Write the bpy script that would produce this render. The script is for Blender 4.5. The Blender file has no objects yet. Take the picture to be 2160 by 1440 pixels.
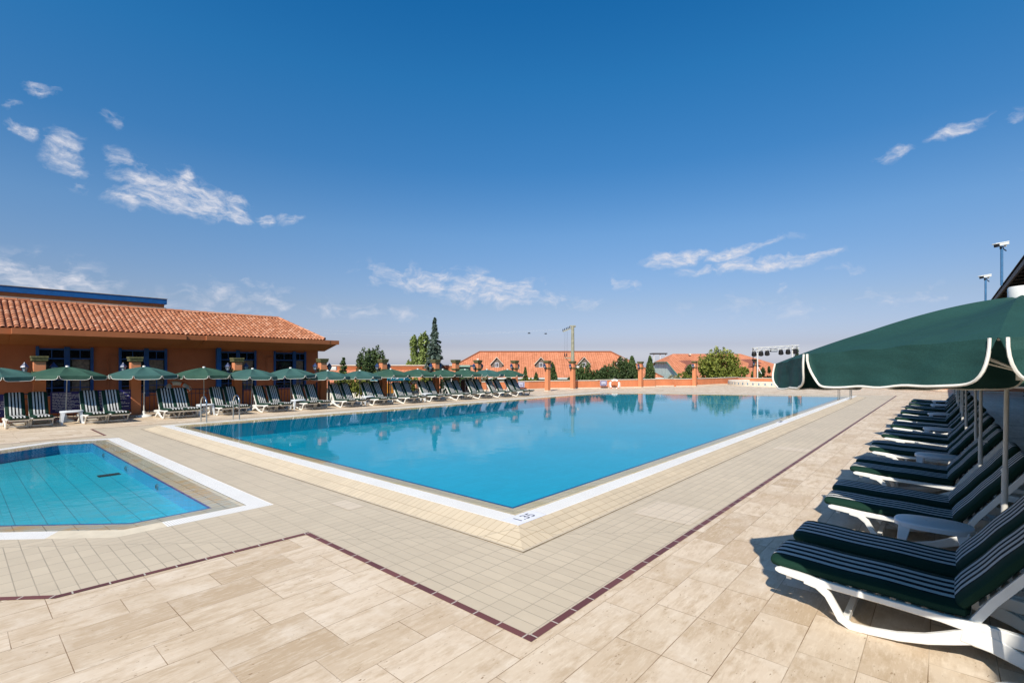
import bpy, bmesh, math, random
from mathutils import Vector, Matrix
from mathutils.geometry import tessellate_polygon
random.seed(7)
R = math.radians
scene = bpy.context.scene
C = scene.collection
F, YH, YAW, EYE = 1039.0, 769.0, R(41.2), 1.9
SN, CS = math.sin(YAW), math.cos(YAW)

def at(u, v, z=0.0):
    """ground position seen at photo pixel (u, v), for a point at height z"""
    d = F*(EYE-z)/(v-YH); l = (u-1080)*d/F
    return Vector((-SN*d+CS*l, CS*d+SN*l, z))
def atd(u, v, d):
    """position seen at photo pixel (u, v) at depth d"""
    l = (u-1080)*d/F
    return Vector((-SN*d+CS*l, CS*d+SN*l, EYE-(v-YH)*d/F))
def ld(l, d, z):
    return Vector((-SN*d+CS*l, CS*d+SN*l, z))
def on_line(u, x0, k):
    """Y (and X) where the sight line of column u meets the line X = x0 + k*Y"""
    r = (u-1080)/F
    # l = X*CS+Y*SN ; d = -X*SN+Y*CS ; l = r d
    y = x0*(-r*SN-CS)/((SN-r*CS)+k*(CS+r*SN))
    return Vector((x0+k*y, y, 0))

# ------------------------------------------------------------------ materials
def newmat(name):
    m = bpy.data.materials.new(name); m.use_nodes = True
    nt = m.node_tree; b = nt.nodes['Principled BSDF']
    return m, nt, b
def N(nt, t, **kw):
    n = nt.nodes.new(t)
    for k, v in kw.items():
        if k == 'inp':
            for a, b in v.items(): n.inputs[a].default_value = b
        else: setattr(n, k, v)
    return n
def L(nt, a, b): nt.links.new(a, b)
def ramp(nt, fac, stops):
    r = N(nt, 'ShaderNodeValToRGB')
    e = r.color_ramp.elements
    while len(e) < len(stops): e.new(0.5)
    for i, (p, c) in enumerate(stops):
        e[i].position = p; e[i].color = (c[0], c[1], c[2], 1) if not isinstance(c, (int, float)) else (c, c, c, 1)
    L(nt, fac, r.inputs[0]); return r
def mixc(nt, fac, a, b, mode='MIX'):
    m = N(nt, 'ShaderNodeMix', data_type='RGBA', blend_type=mode)
    for s, v in ((0, fac), (6, a), (7, b)):
        if hasattr(v, 'is_linked'): L(nt, v, m.inputs[s])
        else: m.inputs[s].default_value = v if s == 0 else (v[0], v[1], v[2], 1)
    return m.outputs[2]
def math_(nt, op, a, b=None, c=None, clamp=False):
    m = N(nt, 'ShaderNodeMath', operation=op, use_clamp=clamp)
    for i, v in enumerate((a, b, c)):
        if v is None: continue
        if hasattr(v, 'is_linked'): L(nt, v, m.inputs[i])
        else: m.inputs[i].default_value = v
    return m.outputs[0]
def noise(nt, vec, scale, detail=4, rough=.55, scl=None):
    if scl:
        mp = N(nt, 'ShaderNodeMapping'); mp.inputs['Scale'].default_value = scl
        L(nt, vec, mp.inputs[0]); vec = mp.outputs[0]
    n = N(nt, 'ShaderNodeTexNoise', inp={'Scale': scale, 'Detail': detail, 'Roughness': rough})
    L(nt, vec, n.inputs['Vector']); return n.outputs['Fac']
def coords(nt, kind='Object'):
    return N(nt, 'ShaderNodeTexCoord').outputs[kind]
def pos(nt): return N(nt, 'ShaderNodeNewGeometry').outputs['Position']
def bump(nt, b, h, strength=.3, dist=.01):
    bp = N(nt, 'ShaderNodeBump', inp={'Strength': strength, 'Distance': dist})
    L(nt, h, bp.inputs['Height']); L(nt, bp.outputs[0], b.inputs['Normal'])

def plain(name, col, rough=.6, var=.12, scale=6, metal=0.0, spec=.5, bmp=0.0, coat=0):
    m, nt, b = newmat(name)
    p = coords(nt)
    n = noise(nt, p, scale, 5)
    lo = [max(0, c*(1-var)) for c in col]; hi = [min(1, c*(1+var)) for c in col]
    r = ramp(nt, n, [(.3, lo), (.7, hi)])
    L(nt, r.outputs[0], b.inputs['Base Color'])
    rr = ramp(nt, noise(nt, p, scale*2.3, 3), [(.3, max(0, rough-.08)), (.7, min(1, rough+.08))])
    L(nt, rr.outputs[0], b.inputs['Roughness'])
    b.inputs['Metallic'].default_value = metal
    b.inputs['Specular IOR Level'].default_value = spec
    if coat: b.inputs['Coat Weight'].default_value = coat
    if bmp: bump(nt, b, noise(nt, p, scale*12, 4), bmp, .004)
    return m

def stucco(name, col, stain=True):
    m, nt, b = newmat(name)
    p = coords(nt)
    n = noise(nt, p, 1.1, 5, .6)
    c = ramp(nt, n, [(.3, [x*.86 for x in col]), (.7, [min(1, x*1.1) for x in col])]).outputs[0]
    streak = noise(nt, p, 3.0, 4, .6, (3, 3, .35))
    c = mixc(nt, ramp(nt, streak, [(.5, 0), (.8, .30)]).outputs[0], c, [x*.62 for x in col])
    L(nt, c, b.inputs['Base Color']); b.inputs['Roughness'].default_value = .9
    b.inputs['Specular IOR Level'].default_value = .2
    bump(nt, b, noise(nt, p, 60, 4), .35, .006)
    return m

M = {}
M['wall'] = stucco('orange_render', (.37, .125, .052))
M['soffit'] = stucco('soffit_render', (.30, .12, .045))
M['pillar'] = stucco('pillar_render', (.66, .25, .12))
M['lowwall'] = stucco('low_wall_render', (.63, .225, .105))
M['cream'] = stucco('cream_render', (.74, .68, .58))
M['mint'] = stucco('mint_render', (.60, .74, .70))
M['moss'] = plain('mossy_stone', (.10, .092, .035), .9, .45, 14, bmp=.6)
M['blue'] = plain('blue_paint', (.008, .055, .19), .45, .15)
M['brightblue'] = plain('bright_blue_paint', (.004, .085, .28), .45, .15)
M['navy'] = plain('navy_paint', (.012, .03, .10), .4, .2)
M['teal_rail'] = plain('dark_teal_paint', (.006, .022, .028), .45, .2)
M['white'] = plain('white_plastic', (.78, .77, .73), .38, .06, 9, spec=.5, bmp=.03)
M['greytable'] = plain('pale_plastic', (.70, .73, .76), .35, .05, 9, spec=.5)
M['whitemetal'] = plain('white_metal', (.66, .65, .62), .35, .08)
M['polemat'] = plain('pole_paint', (.62, .60, .55), .4, .12)
M['steel'] = plain('stainless_steel', (.62, .62, .60), .18, .05, metal=1.0)
M['dark'] = plain('black_housing', (.012, .013, .018), .5, .3)
M['darkwood'] = plain('dark_timber', (.022, .014, .011), .8, .35, 5)
M['glass'] = plain('dark_glass', (.008, .009, .012), .08, .2, spec=.8)
M['lampglass'] = plain('lantern_glass', (.35, .38, .42), .15, .1, spec=.8)
M['curtain'] = plain('curtain_cloth', (.20, .16, .11), .9, .4, 9)
M['concrete'] = plain('pole_concrete', (.34, .32, .23), .9, .2, 4, bmp=.3)
M['signblue'] = plain('sign_blue', (.012, .012, .16), .4, .06)
M['signwhite'] = plain('sign_white', (.72, .72, .78), .5, .04)
M['orangestripe'] = plain('orange_plastic', (.75, .12, .03), .5, .08)
M['trim'] = plain('canopy_piping', (.80, .77, .70), .7, .06, 20)
M['trunk'] = plain('bark', (.07, .05, .035), .95, .35, 8, bmp=.8)
M['yellow'] = plain('amber_board', (.55, .26, .04), .6, .15)
M['maroonwood'] = plain('maroon_board', (.20, .045, .04), .6, .2)
M['terrain'] = plain('dry_lawn', (.10, .11, .045), .95, .4, .25, bmp=.5)
M['cap'] = plain('pale_coping', (.66, .58, .47), .8, .12)
M['drain'] = plain('drain_cover', (.02, .025, .03), .6, .2)
M['gold'] = plain('brass_label', (.45, .20, .03), .5, .2)
M['birdmat'] = plain('dark_feather', (.01, .01, .012), .7, .2)

def canopy_mat(name, col):
    m, nt, b = newmat(name)
    p = coords(nt)
    w1 = N(nt, 'ShaderNodeTexWave', inp={'Scale': 260.0, 'Distortion': .6}); L(nt, p, w1.inputs[0])
    n = noise(nt, p, 2.2, 5, .6)
    c = ramp(nt, n, [(.3, [x*.85 for x in col]), (.7, [x*1.18 for x in col])]).outputs[0]
    fn = noise(nt, p, 240, 2)
    c = mixc(nt, .35, c, ramp(nt, fn, [(.35, [x*.6 for x in col]), (.65, [min(1, x*1.5) for x in col])]).outputs[0])
    L(nt, c, b.inputs['Base Color'])
    b.inputs['Roughness'].default_value = .72
    b.inputs['Specular IOR Level'].default_value = .2
    wr_ = noise(nt, p, 1.6, 3, .5, (1, 1, 2.5)); wr2 = ramp(nt, math_(nt, 'PINGPONG', math_(nt, 'MULTIPLY', noise(nt, p, 1.1, 2, .5), 3.0), .5), [(0, 1), (.10, 0)]).outputs[0]
    h = math_(nt, 'ADD', wr_, math_(nt, 'ADD', math_(nt, 'MULTIPLY', wr2, .10), math_(nt, 'MULTIPLY', fn, .01)))
    bump(nt, b, h, .8, .06)
    return m
M['canopy'] = canopy_mat('green_canvas', (.042, .105, .094))
M['canopy2'] = canopy_mat('olive_green_canvas', (.034, .086, .060))
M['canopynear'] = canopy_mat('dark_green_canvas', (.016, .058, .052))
M['canopyteal'] = canopy_mat('teal_canvas', (.006, .10, .14))

def mattress_mat():
    m, nt, b = newmat('striped_mattress_fabric')
    p = coords(nt)
    sx = N(nt, 'ShaderNodeSeparateXYZ'); L(nt, p, sx.inputs[0])
    y = math_(nt, 'ABSOLUTE', sx.outputs[1])
    # pale stripes centred at .045 and .135, half width .024
    t = math_(nt, 'PINGPONG', y, .05)
    pale = math_(nt, 'GREATER_THAN', t, .024)
    inside = math_(nt, 'LESS_THAN', y, .198)
    top = N(nt, 'ShaderNodeAttribute', attribute_name='topside')
    fac = math_(nt, 'MULTIPLY', math_(nt, 'MULTIPLY', pale, inside), top.outputs['Fac'])
    base = mixc(nt, inside, (.010, .038, .025), (.0035, .005, .006))
    base = mixc(nt, math_(nt, 'MULTIPLY', inside, top.outputs['Fac']), (.010, .038, .025), (.0035, .005, .006))
    fn = noise(nt, p, 160, 3)
    col = mixc(nt, fac, base, (.60, .60, .58))
    col = mixc(nt, .5, col, ramp(nt, fn, [(.3, .55), (.7, 1.0)]).outputs[0], 'MULTIPLY')
    L(nt, col, b.inputs['Base Color'])
    b.inputs['Roughness'].default_value = .75
    b.inputs['Specular IOR Level'].default_value = .12
    bump(nt, b, math_(nt, 'ADD', noise(nt, p, 7, 3), math_(nt, 'MULTIPLY', fn, .05)), .45, .012)
    return m
M['mattress'] = mattress_mat()

def brick(nt, vec, bw, rh, mortar, c1, c2, cm, offset=.5, freq=2, smooth=.1):
    n = N(nt, 'ShaderNodeTexBrick', offset=offset, offset_frequency=freq)
    n.inputs['Scale'].default_value = 1.0
    n.inputs['Brick Width'].default_value = bw; n.inputs['Row Height'].default_value = rh
    n.inputs['Mortar Size'].default_value = mortar; n.inputs['Mortar Smooth'].default_value = smooth
    for k, c in (('Color1', c1), ('Color2', c2), ('Mortar', cm)):
        n.inputs[k].default_value = (c[0], c[1], c[2], 1)
    L(nt, vec, n.inputs['Vector']); return n
def swap(nt, vec, ox=0.0, oy=0.0):
    s = N(nt, 'ShaderNodeSeparateXYZ'); L(nt, vec, s.inputs[0])
    c = N(nt, 'ShaderNodeCombineXYZ')
    L(nt, math_(nt, 'ADD', s.outputs[1], oy), c.inputs[0]); L(nt, math_(nt, 'ADD', s.outputs[0], ox), c.inputs[1]); return c.outputs[0]

def travertine():
    m, nt, b = newmat('travertine_slabs')
    p = pos(nt)
    v = swap(nt, p, .07, .13)
    br = brick(nt, v, .64, .33, .0026, (0, 0, 0), (1, 1, 1), (.5, .5, .5), .37, 3)
    # per slab tone
    tone = ramp(nt, br.outputs['Color'], [(0, (.46, .34, .22)), (.14, (.60, .475, .34)), (.4, (.68, .555, .42)), (.65, (.64, .52, .385)), (1, (.55, .42, .29))]).outputs[0]
    # shift veins per slab
    sh = N(nt, 'ShaderNodeVectorMath', operation='MULTIPLY_ADD'); L(nt, br.outputs['Color'], sh.inputs[0]); sh.inputs[1].default_value = (7, 11, 5); L(nt, p, sh.inputs[2])
    vein = noise(nt, sh.outputs[0], 2.6, 7, .70, (3.6, 1.0, 1))
    c = mixc(nt, ramp(nt, vein, [(.46, 0), (.62, .75)]).outputs[0], tone, (.46, .34, .22))
    vein2 = noise(nt, sh.outputs[0], 6.0, 6, .7, (7.0, 1.2, 1))
    c = mixc(nt, ramp(nt, vein2, [(.50, 0), (.72, .6)]).outputs[0], c, (.78, .67, .53))
    cloud = noise(nt, p, 1.4, 6, .65)
    c = mixc(nt, ramp(nt, cloud, [(.45, 0), (.70, .5)]).outputs[0], c, (.50, .385, .265))
    blot = noise(nt, sh.outputs[0], 1.7, 6, .7)
    c = mixc(nt, ramp(nt, blot, [(.5, 0), (.68, .55)]).outputs[0], c, (.76, .66, .54))
    # pits, elongated
    pit = noise(nt, sh.outputs[0], 26, 3, .6, (2.0, .7, 1))
    pm = noise(nt, p, 3.2, 3)
    pf = math_(nt, 'MULTIPLY', ramp(nt, pit, [(.66, 0), (.69, 1)]).outputs[0], ramp(nt, pm, [(.42, 0), (.55, 1)]).outputs[0])
    c = mixc(nt, math_(nt, 'MULTIPLY', pf, .8), c, (.22, .13, .06))
    jn = noise(nt, p, 2.0, 3)
    jf = math_(nt, 'MULTIPLY', br.outputs['Fac'], ramp(nt, jn, [(.35, .35), (.6, 1)]).outputs[0])
    c = mixc(nt, jf, c, (.20, .12, .06))
    L(nt, c, b.inputs['Base Color'])
    L(nt, ramp(nt, vein, [(.3, .45), (.7, .68)]).outputs[0], b.inputs['Roughness'])
    b.inputs['Specular IOR Level'].default_value = .35
    h = math_(nt, 'SUBTRACT', math_(nt, 'MULTIPLY', vein, .2), math_(nt, 'ADD', pf, br.outputs['Fac']))
    bump(nt, b, h, .35, .004)
    return m
M['travertine'] = travertine()

def tile_mat(name, col, w=.245, h=.122, split=True, contrast=.045, grout=None, rotate=False, patches=False, wet=False, stain=None):
    m, nt, b = newmat(name)
    p = pos(nt)
    g = grout or [x*.74 for x in col]
    lo = [x*(1-contrast) for x in col]; hi = [min(1, x*(1+contrast)) for x in col]
    a = brick(nt, swap(nt, p), w, h, .0042, lo, hi, g, 0.0, 2)
    bb = brick(nt, p, w, h, .0042, lo, hi, g, 0.0, 2)
    if split:
        s = N(nt, 'ShaderNodeSeparateXYZ'); L(nt, p, s.inputs[0])
        f = math_(nt, 'GREATER_THAN', math_(nt, 'SUBTRACT', s.outputs[0], s.outputs[1]), -7.72)
        c = mixc(nt, f, a.outputs['Color'], bb.outputs['Color']); fac = mixc(nt, f, a.outputs['Fac'], bb.outputs['Fac'])
        d = math_(nt, 'ABSOLUTE', math_(nt, 'ADD', math_(nt, 'SUBTRACT', s.outputs[0], s.outputs[1]), 7.72))
        c = mixc(nt, math_(nt, 'LESS_THAN', d, .008), c, [x*.7 for x in col])
    else:
        t = bb if rotate else a
        c = t.outputs['Color']; fac = t.outputs['Fac']
    n1 = noise(nt, p, .55, 5, .6); n2 = noise(nt, p, 9, 4, .6)
    c = mixc(nt, ramp(nt, n1, [(.4, 0), (.7, .45)]).outputs[0], c, [x*.80 for x in col])
    c = mixc(nt, ramp(nt, n2, [(.5, 0), (.75, .3)]).outputs[0], c, [min(1, x*1.12) for x in col])
    jn = noise(nt, p, 1.3, 4)
    c = mixc(nt, math_(nt, 'MULTIPLY', fac, ramp(nt, jn, [(.42, .12), (.66, .62)]).outputs[0]), c, [x*.42 for x in col])
    if stain:
        c = mixc(nt, ramp(nt, noise(nt, p, 2.3, 5, .7), [(.5, 0), (.66, .75)]).outputs[0], c, stain)
    L(nt, c, b.inputs['Base Color'])
    b.inputs['Roughness'].default_value = .55
    b.inputs['Specular IOR Level'].default_value = .35
    bump(nt, b, math_(nt, 'SUBTRACT', 1.0, fac), .3, .003)
    return m
M['beige'] = tile_mat('beige_deck_tiles', (.555, .465, .345))
M['ramp'] = tile_mat('cream_rim_tiles', (.58, .48, .345), .2, .1, contrast=.05, grout=(.42, .31, .19))
M['lip'] = tile_mat('submerged_lip_tiles', (.62, .52, .345), .245, .12, grout=(.12, .09, .05), stain=(.48, .38, .14))
M['lipkid'] = tile_mat('wading_pool_lip_tiles', (.50, .46, .37), .245, .12, grout=(.05, .045, .03), split=False, stain=(.52, .34, .15))
M['patch'] = tile_mat('pale_repair_tiles', (.62, .52, .40), contrast=.03)

def maroon_mat():
    m, nt, b = newmat('maroon_border_tile')
    p = pos(nt)
    s = N(nt, 'ShaderNodeSeparateXYZ'); L(nt, p, s.inputs[0])
    c = N(nt, 'ShaderNodeCombineXYZ')
    uvn = N(nt, 'ShaderNodeUVMap')
    br = brick(nt, uvn.outputs[0], .245, 1.0, .006, (.11, .036, .032), (.17, .06, .05), (.50, .44, .38), 0.0, 2)
    L(nt, br.outputs['Color'], b.inputs['Base Color']); b.inputs['Roughness'].default_value = .5
    return m
M['maroon'] = maroon_mat()

def grate_mat():
    m, nt, b = newmat('white_overflow_grate')
    uvn = N(nt, 'ShaderNodeUVMap')
    s = N(nt, 'ShaderNodeSeparateXYZ'); L(nt, uvn.outputs[0], s.inputs[0])
    fr = math_(nt, 'FRACT', math_(nt, 'MULTIPLY', s.outputs[0], 1/.026))
    gap = math_(nt, 'GREATER_THAN', fr, .72)
    edge = math_(nt, 'MULTIPLY', math_(nt, 'GREATER_THAN', s.outputs[1], .06), math_(nt, 'LESS_THAN', s.outputs[1], .96))
    f = math_(nt, 'MULTIPLY', gap, edge)
    n = noise(nt, pos(nt), 1.2, 4)
    c = mixc(nt, f, ramp(nt, n, [(.3, (.83, .80, .76)), (.7, (.90, .88, .84))]).outputs[0], (.48, .46, .43))
    L(nt, c, b.inputs['Base Color']); b.inputs['Roughness'].default_value = .45
    bump(nt, b, math_(nt, 'SUBTRACT', 1.0, f), .5, .01)
    return m
M['grate'] = grate_mat()

def pool_mat(name, col, line=None, lw=.012, cell=(.0, .0)):
    m, nt, b = newmat(name)
    p = pos(nt)
    c = None
    n = noise(nt, p, .5, 4)
    c = ramp(nt, n, [(.3, [x*.93 for x in col]), (.7, [min(1, x*1.05) for x in col])]).outputs[0]
    br = brick(nt, swap(nt, p), .245, .12, .004, (1, 1, 1), (.93, .93, .93), (.72, .78, .82), 0.0)
    c = mixc(nt, 1.0, c, br.outputs['Color'], 'MULTIPLY')
    if line:
        big = brick(nt, swap(nt, p, .4), cell[0], cell[1], lw, (0, 0, 0), (0, 0, 0), (1, 1, 1), 0.0)
        c = mixc(nt, math_(nt, 'MULTIPLY', big.outputs['Fac'], .85), c, line)
    # faint caustic network of the rippled water
    vo = N(nt, 'ShaderNodeTexVoronoi', feature='SMOOTH_F1', inp={'Scale': 3.2, 'Smoothness': .4})
    L(nt, c, b.inputs['Base Color']); b.inputs['Roughness'].default_value = .4
    return m
M['poolfloor'] = pool_mat('pool_floor_tiles', (.0, .385, .60))
M['poolwall'] = pool_mat('pool_wall_tiles', (.004, .34, .52))
M['kidfloor'] = pool_mat('wading_pool_floor', (.02, .46, .62), (.01, .18, .27), .006, (.29, 60.0))
M['kidwall'] = pool_mat('wading_pool_wall_tiles', (.03, .33, .60))
M['coping'] = plain('dark_blue_edge_tile', (.006, .035, .17), .4, .15)

def water_mat(name, tint, rip=.012, scale=2.2):
    m = bpy.data.materials.new(name); m.use_nodes = True
    nt = m.node_tree; nt.nodes.clear()
    out = N(nt, 'ShaderNodeOutputMaterial')
    tr = N(nt, 'ShaderNodeBsdfTransparent'); tr.inputs[0].default_value = (*tint, 1)
    gl = N(nt, 'ShaderNodeBsdfGlossy'); gl.inputs['Roughness'].default_value = .012
    fr = N(nt, 'ShaderNodeFresnel'); fr.inputs[0].default_value = 1.27
    mx = N(nt, 'ShaderNodeMixShader')
    p = pos(nt)
    h = math_(nt, 'ADD', noise(nt, p, scale, 3, .5), math_(nt, 'MULTIPLY', noise(nt, p, scale*6, 3, .6), .10))
    bp = N(nt, 'ShaderNodeBump', inp={'Strength': .35, 'Distance': rip})
    L(nt, h, bp.inputs['Height'])
    L(nt, bp.outputs[0], gl.inputs['Normal'])
    L(nt, bp.outputs[0], fr.inputs['Normal'])
    L(nt, fr.outputs[0], mx.inputs[0]); L(nt, tr.outputs[0], mx.inputs[1]); L(nt, gl.outputs[0], mx.inputs[2])
    L(nt, mx.outputs[0], out.inputs[0])
    return m
M['water'] = water_mat('pool_water', (.965, .99, 1.0), .006, 2.6)
M['waterkid'] = water_mat('wading_water', (.96, .99, 1.0), .016, 4.0)

def tile_roof_mat(name, a, b2, c3, scale=1.0):
    m, nt, b = newmat(name)
    p = coords(nt)
    isl = N(nt, 'ShaderNodeNewGeometry').outputs['Random Per Island']
    c = ramp(nt, isl, [(0, a), (.5, b2), (1, c3)]).outputs[0]
    n = noise(nt, p, 9, 4)
    c = mixc(nt, ramp(nt, n, [(.45, 0), (.75, .45)]).outputs[0], c, (.22, .10, .06))
    L(nt, c, b.inputs['Base Color']); b.inputs['Roughness'].default_value = .85
    b.inputs['Specular IOR Level'].default_value = .25
    return m
M['rooftile'] = tile_roof_mat('terracotta_tiles', (.38, .14, .07), (.50, .20, .10), (.62, .31, .19))
M['roofbase'] = plain('roof_underlay', (.12, .035, .02), .95, .2)

def far_roof(name, col, col2, pitch=.33, axis=0):
    m, nt, b = newmat(name)
    uvn = N(nt, 'ShaderNodeUVMap')
    s = N(nt, 'ShaderNodeSeparateXYZ'); L(nt, uvn.outputs[0], s.inputs[0])
    f = math_(nt, 'FRACT', math_(nt, 'MULTIPLY', s.outputs[0], 1/pitch))
    w = math_(nt, 'PINGPONG', f, .5)
    g = math_(nt, 'FRACT', math_(nt, 'MULTIPLY', s.outputs[1], 1/.36))
    n = noise(nt, uvn.outputs[0], 2.6, 3, .6)
    c = ramp(nt, n, [(.3, col), (.7, col2)]).outputs[0]
    c = mixc(nt, ramp(nt, w, [(.0, .75), (.14, 0)]).outputs[0], c, [x*.38 for x in col])
    c = mixc(nt, ramp(nt, g, [(.0, .45), (.25, 0)]).outputs[0], c, [x*.5 for x in col])
    c = mixc(nt, ramp(nt, noise(nt, uvn.outputs[0], .45, 6, .7), [(.42, 0), (.7, .5)]).outputs[0], c, [x*.62 for x in col])
    c = mixc(nt, ramp(nt, noise(nt, uvn.outputs[0], 1.7, 3, .7, (1, .3, 1)), [(.5, 0), (.7, .45)]).outputs[0], c, [min(1, x*1.5+.05) for x in col])
    L(nt, c, b.inputs['Base Color']); b.inputs['Roughness'].default_value = .9
    b.inputs['Specular IOR Level'].default_value = .2
    bump(nt, b, w, .8, .10)
    return m
M['farroof'] = far_roof('far_terracotta_roof', (.48, .165, .08), (.66, .27, .15))
M['dormroof'] = far_roof('dormer_brown_roof', (.24, .085, .06), (.30, .11, .075))

def leaf_mat(name, dark, light, rough=.6):
    m, nt, b = newmat(name)
    isl = N(nt, 'ShaderNodeNewGeometry').outputs['Random Per Island']
    c = ramp(nt, isl, [(0, dark), (1, light)]).outputs[0]
    n = noise(nt, coords(nt), 1.3, 3)
    c = mixc(nt, ramp(nt, n, [(.35, 0), (.7, .6)]).outputs[0], c, [x*.6 for x in dark])
    L(nt, c, b.inputs['Base Color']); b.inputs['Roughness'].default_value = rough
    b.inputs['Specular IOR Level'].default_value = .3
    return m
M['leafdark'] = leaf_mat('dark_foliage', (.03, .055, .016), (.11, .16, .05))
M['leafspruce'] = leaf_mat('spruce_needles', (.05, .085, .065), (.19, .25, .20))
M['leafwillow'] = leaf_mat('willow_leaves', (.12, .17, .03), (.32, .38, .12))
M['leafyellow'] = leaf_mat('yellow_green_leaves', (.09, .12, .015), (.36, .38, .07))
M['leafcon'] = leaf_mat('conifer_foliage', (.04, .075, .02), (.14, .20, .06))
M['leafpale'] = leaf_mat('pale_plume_leaves', (.16, .15, .06), (.50, .45, .30))

# ------------------------------------------------------------------ mesh helpers
class MB:
    def __init__(s): s.v = []; s.f = []; s.mi = []; s.uv = []; s.at = []
    def face(s, pts, mi=0, uv=None):
        k = len(s.v); s.v += [tuple(p) for p in pts]; s.f.append(tuple(range(k, k+len(pts)))); s.mi.append(mi); s.uv.append(uv)
    def grid(s, rows, closed_u=False, closed_v=False, mi=0, flip=False):
        k = len(s.v); n = len(rows[0]); m = len(rows)
        for r in rows: s.v += [tuple(p) for p in r]
        for i in range(m-(0 if closed_v else 1)):
            for j in range(n-(0 if closed_u else 1)):
                a = k+i*n+j; b = k+i*n+(j+1) % n; c = k+((i+1) % m)*n+(j+1) % n; d = k+((i+1) % m)*n+j
                s.f.append((d, c, b, a) if flip else (a, b, c, d)); s.mi.append(mi); s.uv.append(None)
        return k
    def box(s, x0, y0, z0, x1, y1, z1, mi=0, mat=None):
        P = [Vector(p) for p in ((x0, y0, z0), (x1, y0, z0), (x1, y1, z0), (x0, y1, z0), (x0, y0, z1), (x1, y0, z1), (x1, y1, z1), (x0, y1, z1))]
        if mat: P = [mat @ p for p in P]
        k = len(s.v); s.v += [tuple(p) for p in P]
        for q in ((0, 3, 2, 1), (4, 5, 6, 7), (0, 1, 5, 4), (1, 2, 6, 5), (2, 3, 7, 6), (3, 0, 4, 7)):
            s.f.append(tuple(k+i for i in q)); s.mi.append(mi); s.uv.append(None)
    def tube(s, pts, r, n=8, mi=0, caps=True, closed=False):
        pts = [Vector(p) for p in pts]; rows = []
        up = Vector((0, 0, 1)); prev = None
        for i, p in enumerate(pts):
            if closed: t = pts[(i+1) % len(pts)]-pts[i-1]
            else: t = pts[min(i+1, len(pts)-1)]-pts[max(i-1, 0)]
            if t.length < 1e-9: t = Vector((0, 0, 1))
            t.normalize()
            if prev is None:
                a = t.orthogonal().normalized()
            else:
                a = prev-t*prev.dot(t)
                a = a.normalized() if a.length > 1e-6 else t.orthogonal().normalized()
            prev = a; b = t.cross(a)
            rr = r[i] if isinstance(r, (list, tuple)) else r
            rows.append([p+(a*math.cos(2*math.pi*j/n)+b*math.sin(2*math.pi*j/n))*rr for j in range(n)])
        k = s.grid(rows, closed_u=True, closed_v=closed, mi=mi)
        if caps and not closed:
            s.f.append(tuple(k+j for j in reversed(range(n)))); s.mi.append(mi); s.uv.append(None)
            e = k+(len(pts)-1)*n
            s.f.append(tuple(e+j for j in range(n))); s.mi.append(mi); s.uv.append(None)
    def lathe(s, prof, n=16, mi=0, cx=0, cy=0, sx=1, sy=1):
        rows = [[(cx+r*sx*math.cos(2*math.pi*j/n), cy+r*sy*math.sin(2*math.pi*j/n), z) for j in range(n)] for r, z in prof]
        s.grid(rows, closed_u=True, mi=mi)
    def bar(s, path, w, y0, y1, mi=0):
        """thick polyline in the XZ plane extruded from y0 to y1"""
        n = len(path); up = []; lo = []
        for i, p in enumerate(path):
            p = Vector((p[0], p[1]))
            a = Vector(path[max(i-1, 0)][:2]); b = Vector(path[min(i+1, n-1)][:2])
            t = (b-a).normalized(); nn = Vector((-t.y, t.x))
            ww = (path[i][2] if len(path[i]) > 2 else w)/2
            up.append(p+nn*ww); lo.append(p-nn*ww)
        rows = [[(u.x, y0, u.y), (u.x, y1, u.y), (l.x, y1, l.y), (l.x, y0, l.y)] for u, l in zip(up, lo)]
        k = s.grid(rows, closed_u=True, mi=mi)
        s.f.append((k, k+1, k+2, k+3)); s.mi.append(mi); s.uv.append(None)
        e = k+(n-1)*4
        s.f.append((e+3, e+2, e+1, e)); s.mi.append(mi); s.uv.append(None)
    def build(s, name, mats, parent=None, smooth=False, bevel=0, weld=False, attr=None):
        me = bpy.data.meshes.new(name)
        me.from_pydata(s.v, [], s.f)
        if not isinstance(mats, (list, tuple)): mats = [mats]
        for m in mats: me.materials.append(m)
        if any(s.mi): me.polygons.foreach_set('material_index', s.mi)
        if any(u is not None for u in s.uv):
            ul = me.uv_layers.new(name='UVMap')
            for poly, uv in zip(me.polygons, s.uv):
                if uv is None: continue
                for li, q in zip(poly.loop_indices, uv): ul.data[li].uv = q
        if attr:
            at_ = me.attributes.new(attr[0], 'FLOAT', 'POINT'); at_.data.foreach_set('value', attr[1])
        me.validate()
        bm = bmesh.new(); bm.from_mesh(me)
        if weld: bmesh.ops.remove_doubles(bm, verts=bm.verts, dist=1e-5)
        bmesh.ops.recalc_face_normals(bm, faces=bm.faces)
        bm.to_mesh(me); bm.free()
        if smooth:
            me.polygons.foreach_set('use_smooth', [True]*len(me.polygons))
            try: me.set_sharp_from_angle(angle=R(40))
            except Exception: pass
        o = bpy.data.objects.new(name, me); C.objects.link(o)
        if parent: o.parent = parent
        if bevel:
            bv = o.modifiers.new('Bevel', 'BEVEL'); bv.width = bevel; bv.segments = 2; bv.limit_method = 'ANGLE'; bv.angle_limit = R(35)
        return o

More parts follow.
